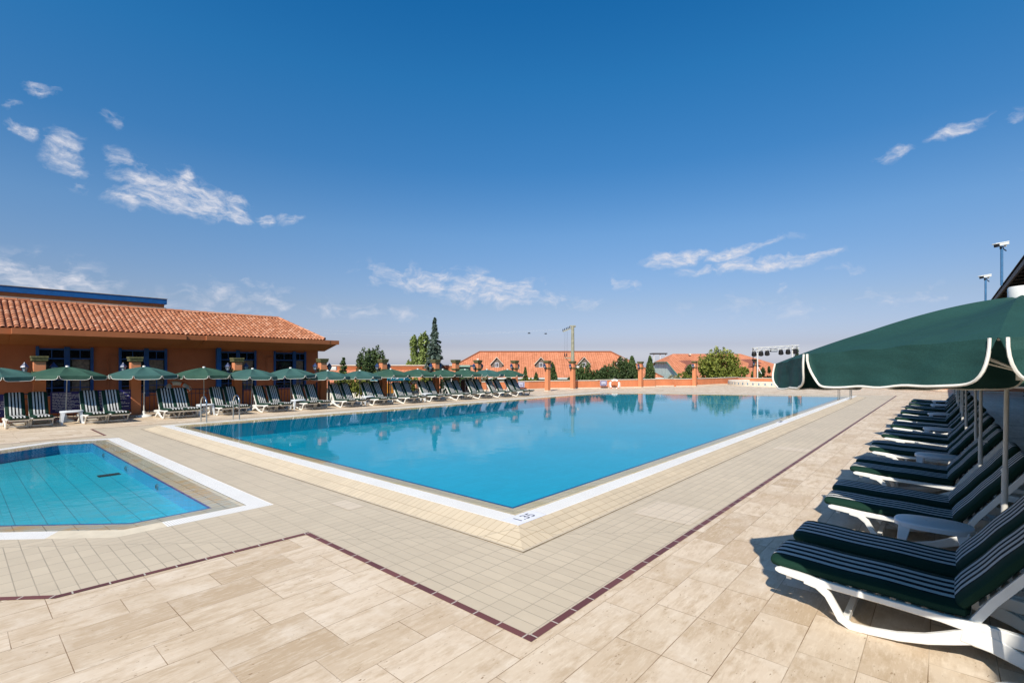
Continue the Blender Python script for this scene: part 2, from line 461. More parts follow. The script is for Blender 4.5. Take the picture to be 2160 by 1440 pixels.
def tag(o, label=None, cat=None, group=None, kind=None):
    if label: o['label'] = label
    if cat: o['category'] = cat
    if group: o['group'] = group
    if kind: o['kind'] = kind
    return o
def empty(name, loc, rz=0, label=None, cat=None, group=None):
    o = bpy.data.objects.new(name, None); C.objects.link(o); o.empty_display_size = .2
    o.location = loc; o.rotation_euler = (0, 0, rz)
    return tag(o, label, cat, group)
def copy_tree(o, parent=None):
    c = o.copy(); C.objects.link(c)
    if parent: c.parent = parent
    for ch in list(o.children): copy_tree(ch, c)
    return c
def text_mesh(txt, size, mat, name, parent, matrix, extrude=.0008, align='CENTER', sx=1.0):
    cu = bpy.data.curves.new('txt', 'FONT'); cu.body = txt; cu.size = size; cu.extrude = extrude
    cu.align_x = align; cu.align_y = 'CENTER'
    tmp = bpy.data.objects.new('tmp', cu); C.objects.link(tmp)
    dg = bpy.context.evaluated_depsgraph_get()
    me = bpy.data.meshes.new_from_object(tmp.evaluated_get(dg))
    C.objects.unlink(tmp); bpy.data.objects.remove(tmp); bpy.data.curves.remove(cu)
    me.transform(Matrix.Diagonal((sx, 1, 1, 1)))
    me.materials.clear(); me.materials.append(mat)
    o = bpy.data.objects.new(name, me); C.objects.link(o)
    if parent: o.parent = parent
    o.matrix_local = matrix
    return o

def offset_poly(poly, d):
    """offset a CCW polygon inward by d (negative = outward)"""
    n = len(poly); out = []
    for i in range(n):
        p0, p1, p2 = Vector(poly[i-1]), Vector(poly[i]), Vector(poly[(i+1) % n])
        a = (p1-p0).normalized(); b = (p2-p1).normalized()
        na = Vector((-a.y, a.x)); nb = Vector((-b.y, b.x))
        k = 1+na.dot(nb)
        out.append(p1+(na+nb)*(d/k))
    return out
def ring(name, pa, pb, za, zb, mat, uvs=False, skip=(), parent=None, kind='structure', smooth=False):
    mb = MB(); n = len(pa)
    for i in range(n):
        if i in skip: continue
        j = (i+1) % n
        A, B_, C_, D = pa[i], pa[j], pb[j], pb[i]
        t = (Vector(B_)-Vector(A)).normalized()
        mb.face([(A[0], A[1], za), (B_[0], B_[1], za), (C_[0], C_[1], zb), (D[0], D[1], zb)], 0,
                [(Vector(A).dot(t), 0), (Vector(B_).dot(t), 0), (Vector(C_).dot(t), 1), (Vector(D).dot(t), 1)] if uvs else None)
    o = mb.build(name, mat, parent)
    if kind: o['kind'] = kind
    return o
def sheet(name, outer, holes, z, mat, kind='structure', thick=0):
    loops = [[Vector((p[0], p[1], z)) for p in lp] for lp in [outer]+list(holes)]
    tris = tessellate_polygon(loops)
    flat = [p for lp in loops for p in lp]
    me = bpy.data.meshes.new(name)
    me.from_pydata([tuple(p) for p in flat], [], [tuple(t) for t in tris])
    bm = bmesh.new(); bm.from_mesh(me)
    for f in bm.faces:
        if f.normal.z < 0: f.normal_flip()
    bm.to_mesh(me); bm.free()
    me.materials.append(mat)
    o = bpy.data.objects.new(name, me); C.objects.link(o)
    if kind: o['kind'] = kind
    return o

# ------------------------------------------------------------------ camera, sun, sky
cam = bpy.data.cameras.new('camera'); co = bpy.data.objects.new('camera', cam); C.objects.link(co)
cam.sensor_width = 36; cam.lens = F/2160*36; cam.shift_y = (YH-720)/2160
cam.clip_start = .05; cam.clip_end = 3000
co.location = (0, 0, EYE); co.rotation_euler = (R(90), 0, YAW)
scene.camera = co

SUN_EL, SUN_AZ = R(44), math.atan2(.34, -.94)      # sun stands behind the viewer, slightly to the right
sx_, sy_ = math.sin(SUN_AZ), math.cos(SUN_AZ)
sd = Vector((sx_*math.cos(SUN_EL), sy_*math.cos(SUN_EL), math.sin(SUN_EL)))
sun = bpy.data.lights.new('sun', 'SUN'); sun.energy = 4.8; sun.angle = R(.5); sun.color = (1, .93, .82)
so = bpy.data.objects.new('sun', sun); C.objects.link(so)
so.rotation_euler = sd.to_track_quat('Z', 'Y').to_euler()

world = bpy.data.worlds.new('World'); scene.world = world; world.use_nodes = True
nt = world.node_tree; nt.nodes.clear()
wo = N(nt, 'ShaderNodeOutputWorld'); bg = N(nt, 'ShaderNodeBackground'); bg.inputs[1].default_value = .14
sky = N(nt, 'ShaderNodeTexSky', sky_type='NISHITA', sun_disc=False)
sky.sun_elevation = SUN_EL; sky.sun_rotation = SUN_AZ
sky.altitude = 300; sky.air_density = 1.0; sky.dust_density = 1.2; sky.ozone_density = 2.5
tc = N(nt, 'ShaderNodeTexCoord')
sep = N(nt, 'ShaderNodeSeparateXYZ'); L(nt, tc.outputs['Generated'], sep.inputs[0])
az = math_(nt, 'ARCTAN2', sep.outputs[0], sep.outputs[1]); el = math_(nt, 'ARCSINE', sep.outputs[2])
cmb = N(nt, 'ShaderNodeCombineXYZ'); L(nt, az, cmb.inputs[0]); L(nt, el, cmb.inputs[1])
wn = N(nt, 'ShaderNodeTexNoise', inp={'Scale': 14.0, 'Detail': 6.0}); L(nt, cmb.outputs[0], wn.inputs['Vector'])
wv = N(nt, 'ShaderNodeVectorMath', operation='MULTIPLY_ADD'); L(nt, wn.outputs['Color'], wv.inputs[0]); wv.inputs[1].default_value = (.07, .045, 0)
ofs = N(nt, 'ShaderNodeVectorMath', operation='ADD'); L(nt, cmb.outputs[0], ofs.inputs[0]); ofs.inputs[1].default_value = (-.035, -.0225, 0)
L(nt, ofs.outputs[0], wv.inputs[2])
def azel(u, v):
    d = Vector((-SN, CS, 0))+Vector((CS, SN, 0))*((u-1080)/F)+Vector((0, 0, 1))*((YH-v)/F)
    d.normalize(); return math.atan2(d.x, d.y), math.asin(d.z)
# clouds: centre, half axis end, breadth, strength
clouds = [((385, 408), (490, 438), .030, 1.0), ((480, 440), (530, 452), .022, .9), ((290, 418), (345, 428), .020, .8), ((395, 375), (412, 385), .020, .9), ((480, 410), (515, 418), .012, .8),
          ((150, 325), (185, 350), .026, .8), ((165, 372), (190, 378), .016, .7), ((255, 345), (280, 355), .018, .6), ((565, 455), (582, 460), .013, .75), ((608, 457), (630, 463), .011, .65),
          ((45, 276), (90, 292), .009, .85), ((80, 188), (125, 202), .013, .6), ((15, 216), (40, 224), .010, .5), ((228, 248), (252, 262), .012, .45),
          ((95, 582), (220, 596), .030, .75), ((500, 635), (650, 640), .030, .50), ((985, 605), (1150, 622), .030, .85), ((1080, 625), (1240, 640), .018, .65), ((1310, 600), (1342, 612), .014, .6), ((545, 600), (580, 606), .012, .6), ((770, 660), (900, 668), .014, .5),
          ((1430, 542), (1495, 528), .015, 1.0), ((1560, 528), (1645, 508), .010, .85), ((1640, 550), (1755, 528), .011, .85), ((1520, 558), (1600, 545), .009, .7), ((1650, 600), (1662, 603), .013, .55),
          ((2025, 272), (2075, 250), .009, .7), ((1880, 325), (1925, 312), .010, .55), ((2125, 247), (2165, 232), .007, .55), ((2150, 362), (2170, 356), .009, .5), ((1780, 570), (1830, 566), .009, .45), ((1900, 625), (2050, 615), .02, .4), ((1620, 650), (1800, 645), .03, .35)]
mx_ = None
for (c0, c1, br_, st) in clouds:
    a0, e0 = azel(*c0); a1, e1 = azel(*c1)
    mp = N(nt, 'ShaderNodeMapping', vector_type='TEXTURE')
    mp.inputs['Location'].default_value = (a0, e0, 0)
    mp.inputs['Rotation'].default_value = (0, 0, math.atan2(e1-e0, a1-a0))
    mp.inputs['Scale'].default_value = (math.hypot(a1-a0, e1-e0)*1.12, br_, 1)
    L(nt, wv.outputs[0], mp.inputs[0])
    ln = N(nt, 'ShaderNodeVectorMath', operation='LENGTH'); L(nt, mp.outputs[0], ln.inputs[0])
    f = math_(nt, 'MULTIPLY', math_(nt, 'SUBTRACT', 1.55, ln.outputs['Value'], clamp=True), 1.0)
    f = math_(nt, 'MULTIPLY', f, st)
    mx_ = f if mx_ is None else math_(nt, 'MAXIMUM', mx_, f)
mp2 = N(nt, 'ShaderNodeMapping'); mp2.inputs['Scale'].default_value = (1, 1.7, 1); L(nt, wv.outputs[0], mp2.inputs[0])
cn = N(nt, 'ShaderNodeTexNoise', inp={'Scale': 22.0, 'Detail': 9.0, 'Roughness': .6}); L(nt, mp2.outputs[0], cn.inputs['Vector'])
ct = math_(nt, 'ADD', mx_, math_(nt, 'MULTIPLY', math_(nt, 'SUBTRACT', cn.outputs['Fac'], .5), 3.2))
cd = math_(nt, 'MULTIPLY', ramp(nt, ct, [(.32, 0), (1.55, 1)]).outputs[0], math_(nt, 'MULTIPLY', mx_, 1.5, clamp=True))
mp3 = N(nt, 'ShaderNodeMapping'); mp3.inputs['Scale'].default_value = (1, 2.6, 1); mp3.inputs['Rotation'].default_value = (0, 0, .5); L(nt, wv.outputs[0], mp3.inputs[0])
cf = N(nt, 'ShaderNodeTexNoise', inp={'Scale': 42.0, 'Detail': 8.0, 'Roughness': .68}); L(nt, mp3.outputs[0], cf.inputs['Vector'])
cd = math_(nt, 'MULTIPLY', cd, ramp(nt, cf.outputs['Fac'], [(.34, .12), (.66, 1.0)]).outputs[0])
cd = math_(nt, 'MULTIPLY', cd, 1.05, clamp=True)
# sky tint: clear blue, lilac horizon; added warm zenith out of view neutralises shade
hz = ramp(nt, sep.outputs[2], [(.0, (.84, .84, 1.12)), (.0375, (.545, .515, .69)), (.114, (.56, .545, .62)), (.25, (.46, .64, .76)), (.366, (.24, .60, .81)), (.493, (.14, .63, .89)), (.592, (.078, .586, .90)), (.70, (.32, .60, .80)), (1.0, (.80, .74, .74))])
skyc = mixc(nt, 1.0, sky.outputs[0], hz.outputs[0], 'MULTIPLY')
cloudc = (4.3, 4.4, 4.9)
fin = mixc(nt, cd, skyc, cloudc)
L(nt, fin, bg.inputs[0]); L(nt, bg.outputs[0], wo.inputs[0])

scene.view_settings.view_transform = 'Standard'; scene.view_settings.look = 'None'
scene.view_settings.exposure = .25; scene.view_settings.gamma = 1
try:
    scene.cycles.use_denoising = True
    scene.cycles.max_bounces = 8; scene.cycles.transparent_max_bounces = 12
    scene.cycles.caustics_reflective = False; scene.cycles.caustics_refractive = False
except Exception: pass

# ------------------------------------------------------------------ ground, pools, deck
def pts2(*a): return [Vector((p[0], p[1])) for p in a]
RIM = pts2((-3.58, 4.20), (-3.72, 34.4), (-16.75, 27.9), (-17.4, 4.10))            # outer edge of the white grate, CCW
ramp_out = offset_poly(RIM, -.34); g_in = offset_poly(RIM, .26); w_edge = offset_poly(RIM, .60); tile_in = offset_poly(RIM, .64)
KID = pts2((-7.42, 2.33), (-15.75, 2.33), (-15.95, 1.7), (-14.6, -.6), (-9.5, -.6), (-7.42, 1.45))   # water edge, CCW
k_lip = offset_poly(KID, -.32); k_gr = offset_poly(KID, -.58)

m_ = MB(); m_.box(-900, -900, -3.6, 900, 900, -3.2)
tag(m_.build('ground', M['terrain']), kind='structure')
# deck platform
walls_px = [(1018, 823.5), (1115, 821.5), (1160, 820), (1260, 818.6), (1350, 816.4), (1440, 813), (1545, 809.5)]
WP = [at(u, v) for u, v in walls_px]
deck_out = [(9.0, -8.0), (9.0, 47.6), (2.9, 47.6), (-3.0, 50.2), (-15.6, 53.2)]+[(p.x-.25, p.y+.25) for p in reversed(WP)]+[(-23.6, 24.2), (-24.0, 13.2), (-30.0, 13.2), (-30.0, -8.0)]
sheet('pool_deck', deck_out, [ramp_out, k_gr], 0.0, M['travertine'])
mb = MB()                                                                            # retaining edge of the terrace
n_ = len(deck_out)
for i in range(n_):
    a, b = deck_out[i], deck_out[(i+1) % n_]
    mb.face([(a[0], a[1], -.002), (b[0], b[1], -.002), (b[0], b[1], -3.3), (a[0], a[1], -3.3)])
tag(mb.build('terrace_edge', M['lowwall']), kind='structure')
# beige tiles with maroon border
border = pts2((-2.12, 2.62), (-2.12, 38.2), (-18.6, 30.2), (-18.9, 2.72), (-16.95, 2.72), (-16.95, -3.0), (-8.9, -3.0), (-5.43, .56), (-5.36, 2.62))
beige_in = offset_poly(border, .066)
sheet('tiled_path', beige_in, [offset_poly(ramp_out, 0), k_gr], .004, M['beige'])
b_in2 = offset_poly(border, .064); b_out = offset_poly(border, .004)
ring('path_border', b_out, b_in2, .0045, .0045, M['maroon'], uvs=True)
# pale replaced tiles
mb = MB()
for (x0, y0, x1, y1) in ((-2.98, 5.75, -2.25, 6.5), (-6.3, 3.42, -5.82, 3.66), (-2.9, 12.2, -2.2, 12.7)):
    mb.face([(x0, y0, .0075), (x1, y0, .0075), (x1, y1, .0075), (x0, y1, .0075)])
tag(mb.build('path_patch', M['patch']), kind='structure')
# main pool rim
ring('pool_rim', ramp_out, RIM, .0, .10, M['ramp'])
gr_o = offset_poly(RIM, .0)
ring('pool_grate', RIM, g_in, .10, .10, M['grate'], uvs=True)
ring('pool_lip', g_in, w_edge, .094, .045, M['lip'])
ring('pool_edge_tiles', w_edge, tile_in, .046, .046, M['coping'])
ring('pool_wall', tile_in, tile_in, .046, -.38, M['poolwall'])
sheet('pool_floor', tile_in, [], -.38, M['poolfloor'])
sheet('pool_water', offset_poly(RIM, .262), [], .083, M['water'])
# crack line along the foot of the rim: shallow joint strips
mb = MB()
co_ = offset_poly(ramp_out, -.05); ci_ = offset_poly(ramp_out, -.036)
for i in range(4):
    j = (i+1) % 4
    mb.face([(co_[i][0], co_[i][1], .0078), (co_[j][0], co_[j][1], .0078), (ci_[j][0], ci_[j][1], .0078), (ci_[i][0], ci_[i][1], .0078)])
tag(mb.build('path_joint', plain('dark_joint', (.20, .14, .075), .9, .4, 9)), kind='structure')
# depth marker tile
T0 = Vector((-3.58, 4.20))
mk = empty('depth_marker', (-3.71, 4.47, .104), 0, 'white depth tile reading 1.35 at the near corner of the big pool', 'depth marker')
m_ = MB(); m_.box(-.13, -.27, -.003, .13, .25, .001); m_.build('tile', M['signwhite'], mk)
text_mesh('1.35', .19, plain('grey_print', (.10, .11, .12), .6, .1), 'numerals', mk, Matrix.Translation((0.0, -.01, .0022)) @ Matrix.Rotation(R(90), 4, 'Z'), .0005)
mk2 = empty('depth_marker', (-3.80, 17.3, .104), 0, 'white depth tile set halfway along the long right rim of the big pool', 'depth marker')
m_ = MB(); m_.box(-.13, -.24, -.003, .13, .24, .001); m_.build('tile', M['signwhite'], mk2)
m_ = MB(); m_.box(-.10, -.17, .002, -.02, .17, .0035); m_.build('numerals', M['drain'], mk2)

# wading pool
ring('wading_pool_grate', k_gr, k_lip, .0, .0, M['grate'], uvs=True, skip=())
ring('wading_pool_lip', k_lip, KID, -.006, -.03, M['lipkid'])
kid_t = offset_poly(KID, .035)
ring('wading_pool_edge_tiles', KID, kid_t, -.0295, -.0295, plain('violet_blue_tile', (.03, .06, .28), .4, .15))
ring('wading_pool_wall', kid_t, kid_t, -.03, -.24, M['kidwall'])
sheet('wading_pool_floor', kid_t, [], -.24, M['kidfloor'])
sheet('wading_pool_water', offset_poly(KID, -.318), [], -.010, M['waterkid'])
# solid coping pieces replacing the grate at the chamfered corner
mb = MB()
def along(a, b, t): return Vector(a).lerp(Vector(b), t)
g0, g1, g5 = k_gr[5], k_gr[0], k_gr[4]; l0, l1, l5 = k_lip[5], k_lip[0], k_lip[4]
mb.face([(*along(g0, g1, .28), .003), (*g0, .003), (*l0, .003), (*along(l0, l1, .28), .003)])
mb.face([(*g0, .003), (*along(g0, g5, .22), .003), (*along(l0, l5, .22), .003), (*l0, .003)])
tag(mb.build('wading_pool_coping', plain('cream_coping', (.66, .57, .43), .6, .1)), kind='structure')
# floor drain and inlets
dp = atd(229, 1002, 12.0)
p = at(229, 1004, -.30)
p = at(230, 1002, -.24); m_ = MB(); m_.box(-.09, -.17, 0, .09, .17, .012); o = m_.build('floor_drain', M['drain'], bevel=.004); o.location = (p.x, p.y, -.238)
tag(o, 'dark rectangular drain cover on the floor of the small pool', 'drain')
for i, (u, v, w) in enumerate(((349, 1021, 'nearest'), (286, 983, 'middle'), (239, 956, 'farthest'))):
    q = at(u, v, -.12)
    o = empty('water_inlet', (q.x, 2.294, -.14), 0, 'round steel water inlet in the side wall of the small pool, %s of three' % w, 'pool inlet', 'inlets in the small pool wall')
    m_ = MB(); m_.lathe([(.0, .0), (.045, 0), (.05, .008), (.05, .02), (.035, .022), (.034, .004), (.0, .004)], 16)
    r_ = m_.build('inlet_ring', M['steel'], o, True); r_.rotation_euler = (R(90), 0, 0)
    m_ = MB(); m_.lathe([(.0, .006), (.02, .006), (.022, .012), (0, .014)], 12)
    r_ = m_.build('nozzle', M['drain'], o, True); r_.rotation_euler = (R(90), 0, 0)

# ------------------------------------------------------------------ loungers
def sweep_pad(mb, path, w, th, att, nseg=20):
    """rounded pad swept along a centreline in XZ; the last entry of each path point scales the section"""
    rows = []
    n = len(path)
    for i, (x, z, s_) in enumerate(path):
        a = Vector(path[max(i-1, 0)][:2]); b = Vector(path[min(i+1, n-1)][:2])
        t = (b-a).normalized(); nn = Vector((-t.y, t.x))
        row = []
        for j in range(nseg):
            an = 2*math.pi*j/nseg; c, s2 = math.cos(an), math.sin(an)
            yy = math.copysign(abs(c)**.42, c)*w/2*(1-(1-s_)*.28)
            hh = math.copysign(abs(s2)**.75, s2)*th/2*(.18+.82*s_)
            row.append((x+nn.x*hh, yy, z+nn.y*hh))
            att.append(1.0 if s2 > .12 else 0.0)
        rows.append(row)
    k = mb.grid(rows, closed_u=True)
    for base, rv in ((k, True), (k+(n-1)*nseg, False)):
        idx = [base+j for j in range(nseg)]
        mb.f.append(tuple(reversed(idx)) if rv else tuple(idx)); mb.mi.append(0); mb.uv.append(None)

def make_lounger(angle, blen, label, group, bright=False):
    root = empty('sun_lounger', (0, 0, 0), 0, label, 'sun lounger', group)
    hx, hz = 1.13, .275
    ca, sa = math.cos(angle), math.sin(angle)
    for sgn in (-1, 1):
        y0, y1 = (sgn*.335, sgn*.295)
        if y0 > y1: y0, y1 = y1, y0
        mb = MB()
        mb.bar([(.02, .302, .02), (.05, .300, .045), (.18, .288, .055), (.32, .276, .05), (.7, .262, .042), (1.0, .25, .05), (1.25, .232, .085), (1.5, .215, .09), (1.75, .20, .07), (1.88, .19, .03)], .05, y0, y1)
        mb.bar([(.22, .275, .06), (.31, .262, .07), (.375, .20, .052), (.42, .12, .05), (.455, .055, .055), (.51, .022, .05), (.58, .020, .04)], .05, y0+.003*sgn, y1+.003*sgn)
        mb.bar([(.50, .022, .042), (.62, .026, .048), (.78, .046, .056), (.93, .085, .066), (1.05, .135, .08), (1.18, .195, .10), (1.28, .22, .10)], .05, y0+.0015*sgn, y1+.0015*sgn)
        mb.bar([(1.10, .19, .10), (1.25, .165, .10), (1.38, .115, .085), (1.48, .06, .07), (1.55, .018, .06), (1.62, .014, .03)], .05, y0+.0045*sgn, y1+.0045*sgn)
        mb.build('side_frame', M['white'], root, True, bevel=.006)
    mb = MB()
    x = .08
    while x < 1.1:
        mb.box(x, -.292, .270-.034*x, x+.055, .292, .284-.034*x); x += .085
    mb.build('seat_slats', M['white'], root, False, bevel=.003)
    for q in ((.46, .03, .50, .075), (1.50, .03, 1.54, .08), (.09, .235, .125, .283)):
        mb = MB(); mb.box(q[0], -.293, q[1], q[2], .293, q[3]); mb.build('crossbar', M['white'], root)
    mb = MB()
    for sgn in (-1, 1):
        y0, y1 = sorted((sgn*.300, sgn*.262))
        mb.bar([(hx+.02, hz-.03, .05), (hx+ca*.2, hz+sa*.2-.02, .05), (hx+ca*(blen-.05), hz+sa*(blen-.05), .05), (hx+ca*blen, hz+sa*blen, .03)], .05, y0, y1)
        # support prop
        mb.bar([(hx+ca*.42+.03, hz+sa*.42-.03, .03), (hx+.48, .225, .03)], .03, sgn*.20-.015, sgn*.20+.015)
    q = .1
    while q < blen:
        cx, cz = hx+ca*q, hz+sa*q
        mb.bar([(cx, cz), (cx+ca*.05, cz+sa*.05)], .015, -.262, .262); q += .085
    mb.build('backrest', M['white'], root, False, bevel=.003)
    mb = MB(); att = []
    th = .092
    def top(x): return .340-.034*x
    path = [(-.035, top(0)-.004, .15), (-.028, top(0)-.001, .55), (-.01, top(0), .85), (.03, top(0), 1)]
    path += [(.03+1.06*k/14, top(.03+1.06*k/14)+.0025*math.sin(k*.9), 1) for k in range(1, 14)]
    path += [(hx-.01, top(1.1)+.004, .96), (hx+.012, top(1.1)-.004, .5)]
    sweep_pad(mb, path, .60, th, att)
    ox, oz = hx-.045*sa*.9-.008, hz+.052
    pb = [(ox+.0, oz+.0, .5), (ox+ca*.02, oz+sa*.02, .9)]
    for k in range(1, 13):
        q = .02+(blen-.02)*k/13; w_ = .0025*math.sin(k*1.3)
        pb.append((ox+ca*q-sa*w_, oz+sa*q+ca*w_, 1))
    for q, s_ in ((blen+.01, .92), (blen+.03, .7), (blen+.04, .3)):
        pb.append((ox+ca*q, oz+sa*q, s_))
    sweep_pad(mb, pb, .60, th, att)
    mb.build('mattress', M['mattress'], root, True, attr=('topside', att))
    return root

ords = ['first', 'second', 'third', 'fourth', 'fifth', 'sixth', 'seventh', 'eighth', 'ninth', 'tenth', 'eleventh', 'twelfth', 'thirteenth', 'fourteenth', 'fifteenth']
# near row on the right: long axis away from the pool
GR = 'sun loungers in the shaded row on the right'
pr = make_lounger(R(53), .84, '', GR)
first = True
for i in range(11):
    for s in (0, 1):
        o = pr if first else copy_tree(pr); first = False
        yy = 4.28+2.28*i+s*.715
        o.location = (-1.0+random.uniform(-.025, .025), yy+.32, 0); o.rotation_euler = (0, 0, R(random.uniform(-1.2, 1.2)))
        pair = 'nearest pair' if i == 0 else '%s pair from the viewer' % ords[i]
        tag(o, 'striped lounger in the right row, %s one of the %s' % (('near', 'far')[s], pair), 'sun lounger', GR)
# far row: feet towards the pool, backs towards the building
GL = 'sun loungers in the row across the pool'
legs = [(10, 904), (63, 900), (112, 897), (178, 894), (225, 892), (271, 889), (348, 883), (382, 880), (412, 877), (457, 876), (489, 874), (519, 871), (554, 870), (580, 867), (609, 865), (636, 863), (662, 862), (689, 860), (719, 859), (741, 857), (764, 856), (786, 855), (807, 854), (830, 852), (851, 850.6), (871, 849), (890, 848), (906, 847), (924, 846), (941, 844.6), (962, 844), (980, 842), (994, 840.5), (1009, 840), (1024, 838.6), (1038, 837), (1050, 837), (1065, 836), (1078, 835), (1090.5, 835.6), (1103, 834.5), (1114, 834)]
def legline(y): return -20.95+.066*y
pl_ = make_lounger(R(56), .80, '', GL)
first = True
pair_y = []
for i in range(-1, 14):
    if i >= 0:
        ys = [on_line(legs[3*i+k][0], -20.95, .066).y for k in range(3)]
    else:
        ys = [-.85, -.28, .30]
    pair_y.append((ys[0]+ys[2])/2)
    for s in (0, 1):
        if i == -1 and s == 0: continue
        o = pl_ if first else copy_tree(pl_); first = False
        yc = (ys[s]+ys[s+1])/2
        o.location = (legline(yc)+.49, yc, 0); o.rotation_euler = (0, 0, R(180+random.uniform(-1.5, 1.5)))
        w = (ys[2]-ys[0])/2
        o.scale = (1, min(1, w/.69) if w > .5 else .9, 1)
        if i == -1: tag(o, 'striped lounger cut off by the left edge of the photo, outside the wordy blue board', 'sun lounger', GL)
        else: tag(o, 'striped lounger across the pool, %s of the %s pair from the left' % (('left', 'right')[s], ords[i]), 'sun lounger', GL)

# ------------------------------------------------------------------ umbrellas
def make_umbrella(Rr, rimz, rise, val, mat, rot=0.0, dang=None, drad=None, tilt=(0, 0), label='', group=None, seg=8, pole_r=.02, fin=1.0, lean=(0, 0), wide=.045, wr=0.0):
    root = empty('sun_umbrella', (0, 0, 0), 0, label, 'umbrella', group)
    dang = dang or [0]*8; drad = drad or [0]*8
    ang = [rot+i*math.pi/4+dang[i] for i in range(8)]
    rad = [Rr*(1+drad[i]) for i in range(8)]
    cor = [Vector((rad[i]*math.cos(ang[i]), rad[i]*math.sin(ang[i]))) for i in range(8)]
    def zt(x, y): return rimz+tilt[0]*x+tilt[1]*y
    def surf(i, t, s):
        a, b = cor[i], cor[(i+1) % 8]
        e = a.lerp(b, t); p = e*s
        rr = s
        z = zt(p.x, p.y)+rise*(1-rr**1.55)
        sg = math.sin(math.pi*t)
        z -= .045*sg*math.sin(math.pi*min(1, rr))*.9
        p = p*(1-.02*sg*rr)
        if wr:
            ph = i*1.7
            z += wr*rr*sg*(.5*math.sin(11*t+5*rr+ph)*math.sin(4*rr+ph)+.45*math.sin(19*t-9*rr+2*ph)*rr+.35*math.sin(26*rr*t+ph))
        return Vector((p.x, p.y, z))
    mb = MB(); ts = [.5-.5*math.cos(math.pi*j/(seg*2)) for j in range(seg*2+1)]
    ss = [.03, .12, .25, .4, .55, .7, .82, .92, 1.0] if not wr else [.03+.97*k/30 for k in range(31)]
    for i in range(8):
        mb.grid([[surf(i, t, s) for t in ts] for s in ss], flip=True)
    trim = MB()
    for i in range(8):
        nt_ = seg*2
        cols = []
        for j in range(nt_+1):
            x = -math.cos(math.pi*j/nt_)
            t = .5+.5*x
            top_ = surf(i, t, 1.0)
            dep = val*(1-abs(x)**(13 if wr else 7))**(.5 if wr else .42)
            out = Vector((top_.x, top_.y, 0)).normalized()
            mid = (cor[i]+cor[(i+1) % 8])/2
            pull = wide
            col = []
            for r in range(5):
                f = r/4
                q = top_+out*(.012*math.sin(f*2.6)+.006*math.sin(j*.9+i)*f)
                tw = .5+(t-.5)*(1-pull*f**1.2)
                q2 = surf(i, tw, 1.0)
                q = Vector((q2.x, q2.y, 0))+out*(.018*f+(.008*math.sin(j*.7+i*2)+wr*1.3*math.sin(j*.43+i)*math.sin(j*.17+2))*f)
                col.append(Vector((q.x, q.y, top_.z-dep*f)))
            cols.append(col)
        mb.grid(cols)
        edge = [c[-1] for c in cols]
        trim.tube(edge, (.0062 if fin > 1 else .008)*(Rr/1.2), 6, caps=True)
    mb.build('canopy', mat, root, True, weld=True)
    trim.build('piping', M['trim'], root, True)
    apex = Vector((0, 0, rimz+rise))
    mb = MB()
    for i in range(8):
        a = surf(i, 0, .04)-Vector((0, 0, .03)); e = surf(i, 0, .985)-Vector((0, 0, .012)); mid = surf(i, 0, .55)-Vector((0, 0, .02))
        mb.tube([a, mid, e], .006, 5)
        mb.tube([mid, (0, 0, rimz-.10)], .005, 5)
    mb.lathe([(0, rimz-.14), (.035, rimz-.14), (.035, rimz-.07), (0, rimz-.07)], 10)
    mb.build('rib_frame', M['polemat'], root, True)
    mb = MB()
    lx, ly = lean
    mb.tube([(lx, ly, .08), (lx*.5, ly*.5, .95), (0, 0, rimz+rise-.01)], pole_r*.82, 10)
    mb.tube([(lx, ly, .05), (lx*.45, ly*.45, .98)], pole_r*1.1, 10)
    mb.build('pole', M['polemat'], root, True)
    mb = MB(); mb.tube([(lx*.45+.02, ly*.45, .95), (lx*.45+.06, ly*.45, .95)], [.012, .018], 8)
    mb.build('clamp_knob', M['white'], root, True)
    mb = MB()
    mb.lathe([(0, rimz+rise-.02), (.05*fin, rimz+rise-.02), (.05*fin, rimz+rise+.034*fin), (.046*fin, rimz+rise+.04*fin), (0, rimz+rise+.042*fin)], 18)
    mb.build('finial', M['white'], root, True)
    mb = MB()
    mb.lathe([(0, 0), (.24, 0), (.25, .02), (.23, .055), (.10, .085), (.05, .11), (.036, .22), (.03, .22), (0, .22)], 20, cx=lx, cy=ly)
    mb.build('base', M['white'], root, True)
    return root

# near umbrella (partly out of frame)
near_u = make_umbrella(1.2, 1.956, .31, .18, M['canopynear'], rot=-1.682, dang=[-.034, 0, 0, 0, 0, 0, .012, .026], drad=[.003, 0, 0, 0, 0, 0, .037, -.043],
                       tilt=(.035, -.0435), label='large dark green umbrella in the foreground, its canopy cut by the right edge', group=None, seg=20, fin=1.35, wr=.006, lean=(.09, .08), wide=.06)
near_u.location = (.33, 3.80, 0)
# right row
GU = 'umbrellas between the right row of loungers'
ur = make_umbrella(1.16, 1.84, .27, .12, M['canopy2'], rot=.3, group=GU, pole_r=.021)
first = True
for i in range(1, 11):
    o = ur if first else copy_tree(ur); first = False
    yy = 3.9+2.28*i
    x = {1: .40, 2: .345, 3: .40, 4: .34, 5: .33}.get(i, .35)
    o.location = (x, yy, 0); o.rotation_euler = (R(random.uniform(-1, 1)), R(random.uniform(-1, 1)), random.uniform(0, 6))
    tag(o, 'green umbrella on pale pole over the right row, %s pole from the viewer' % ords[i-1], 'umbrella', GU)
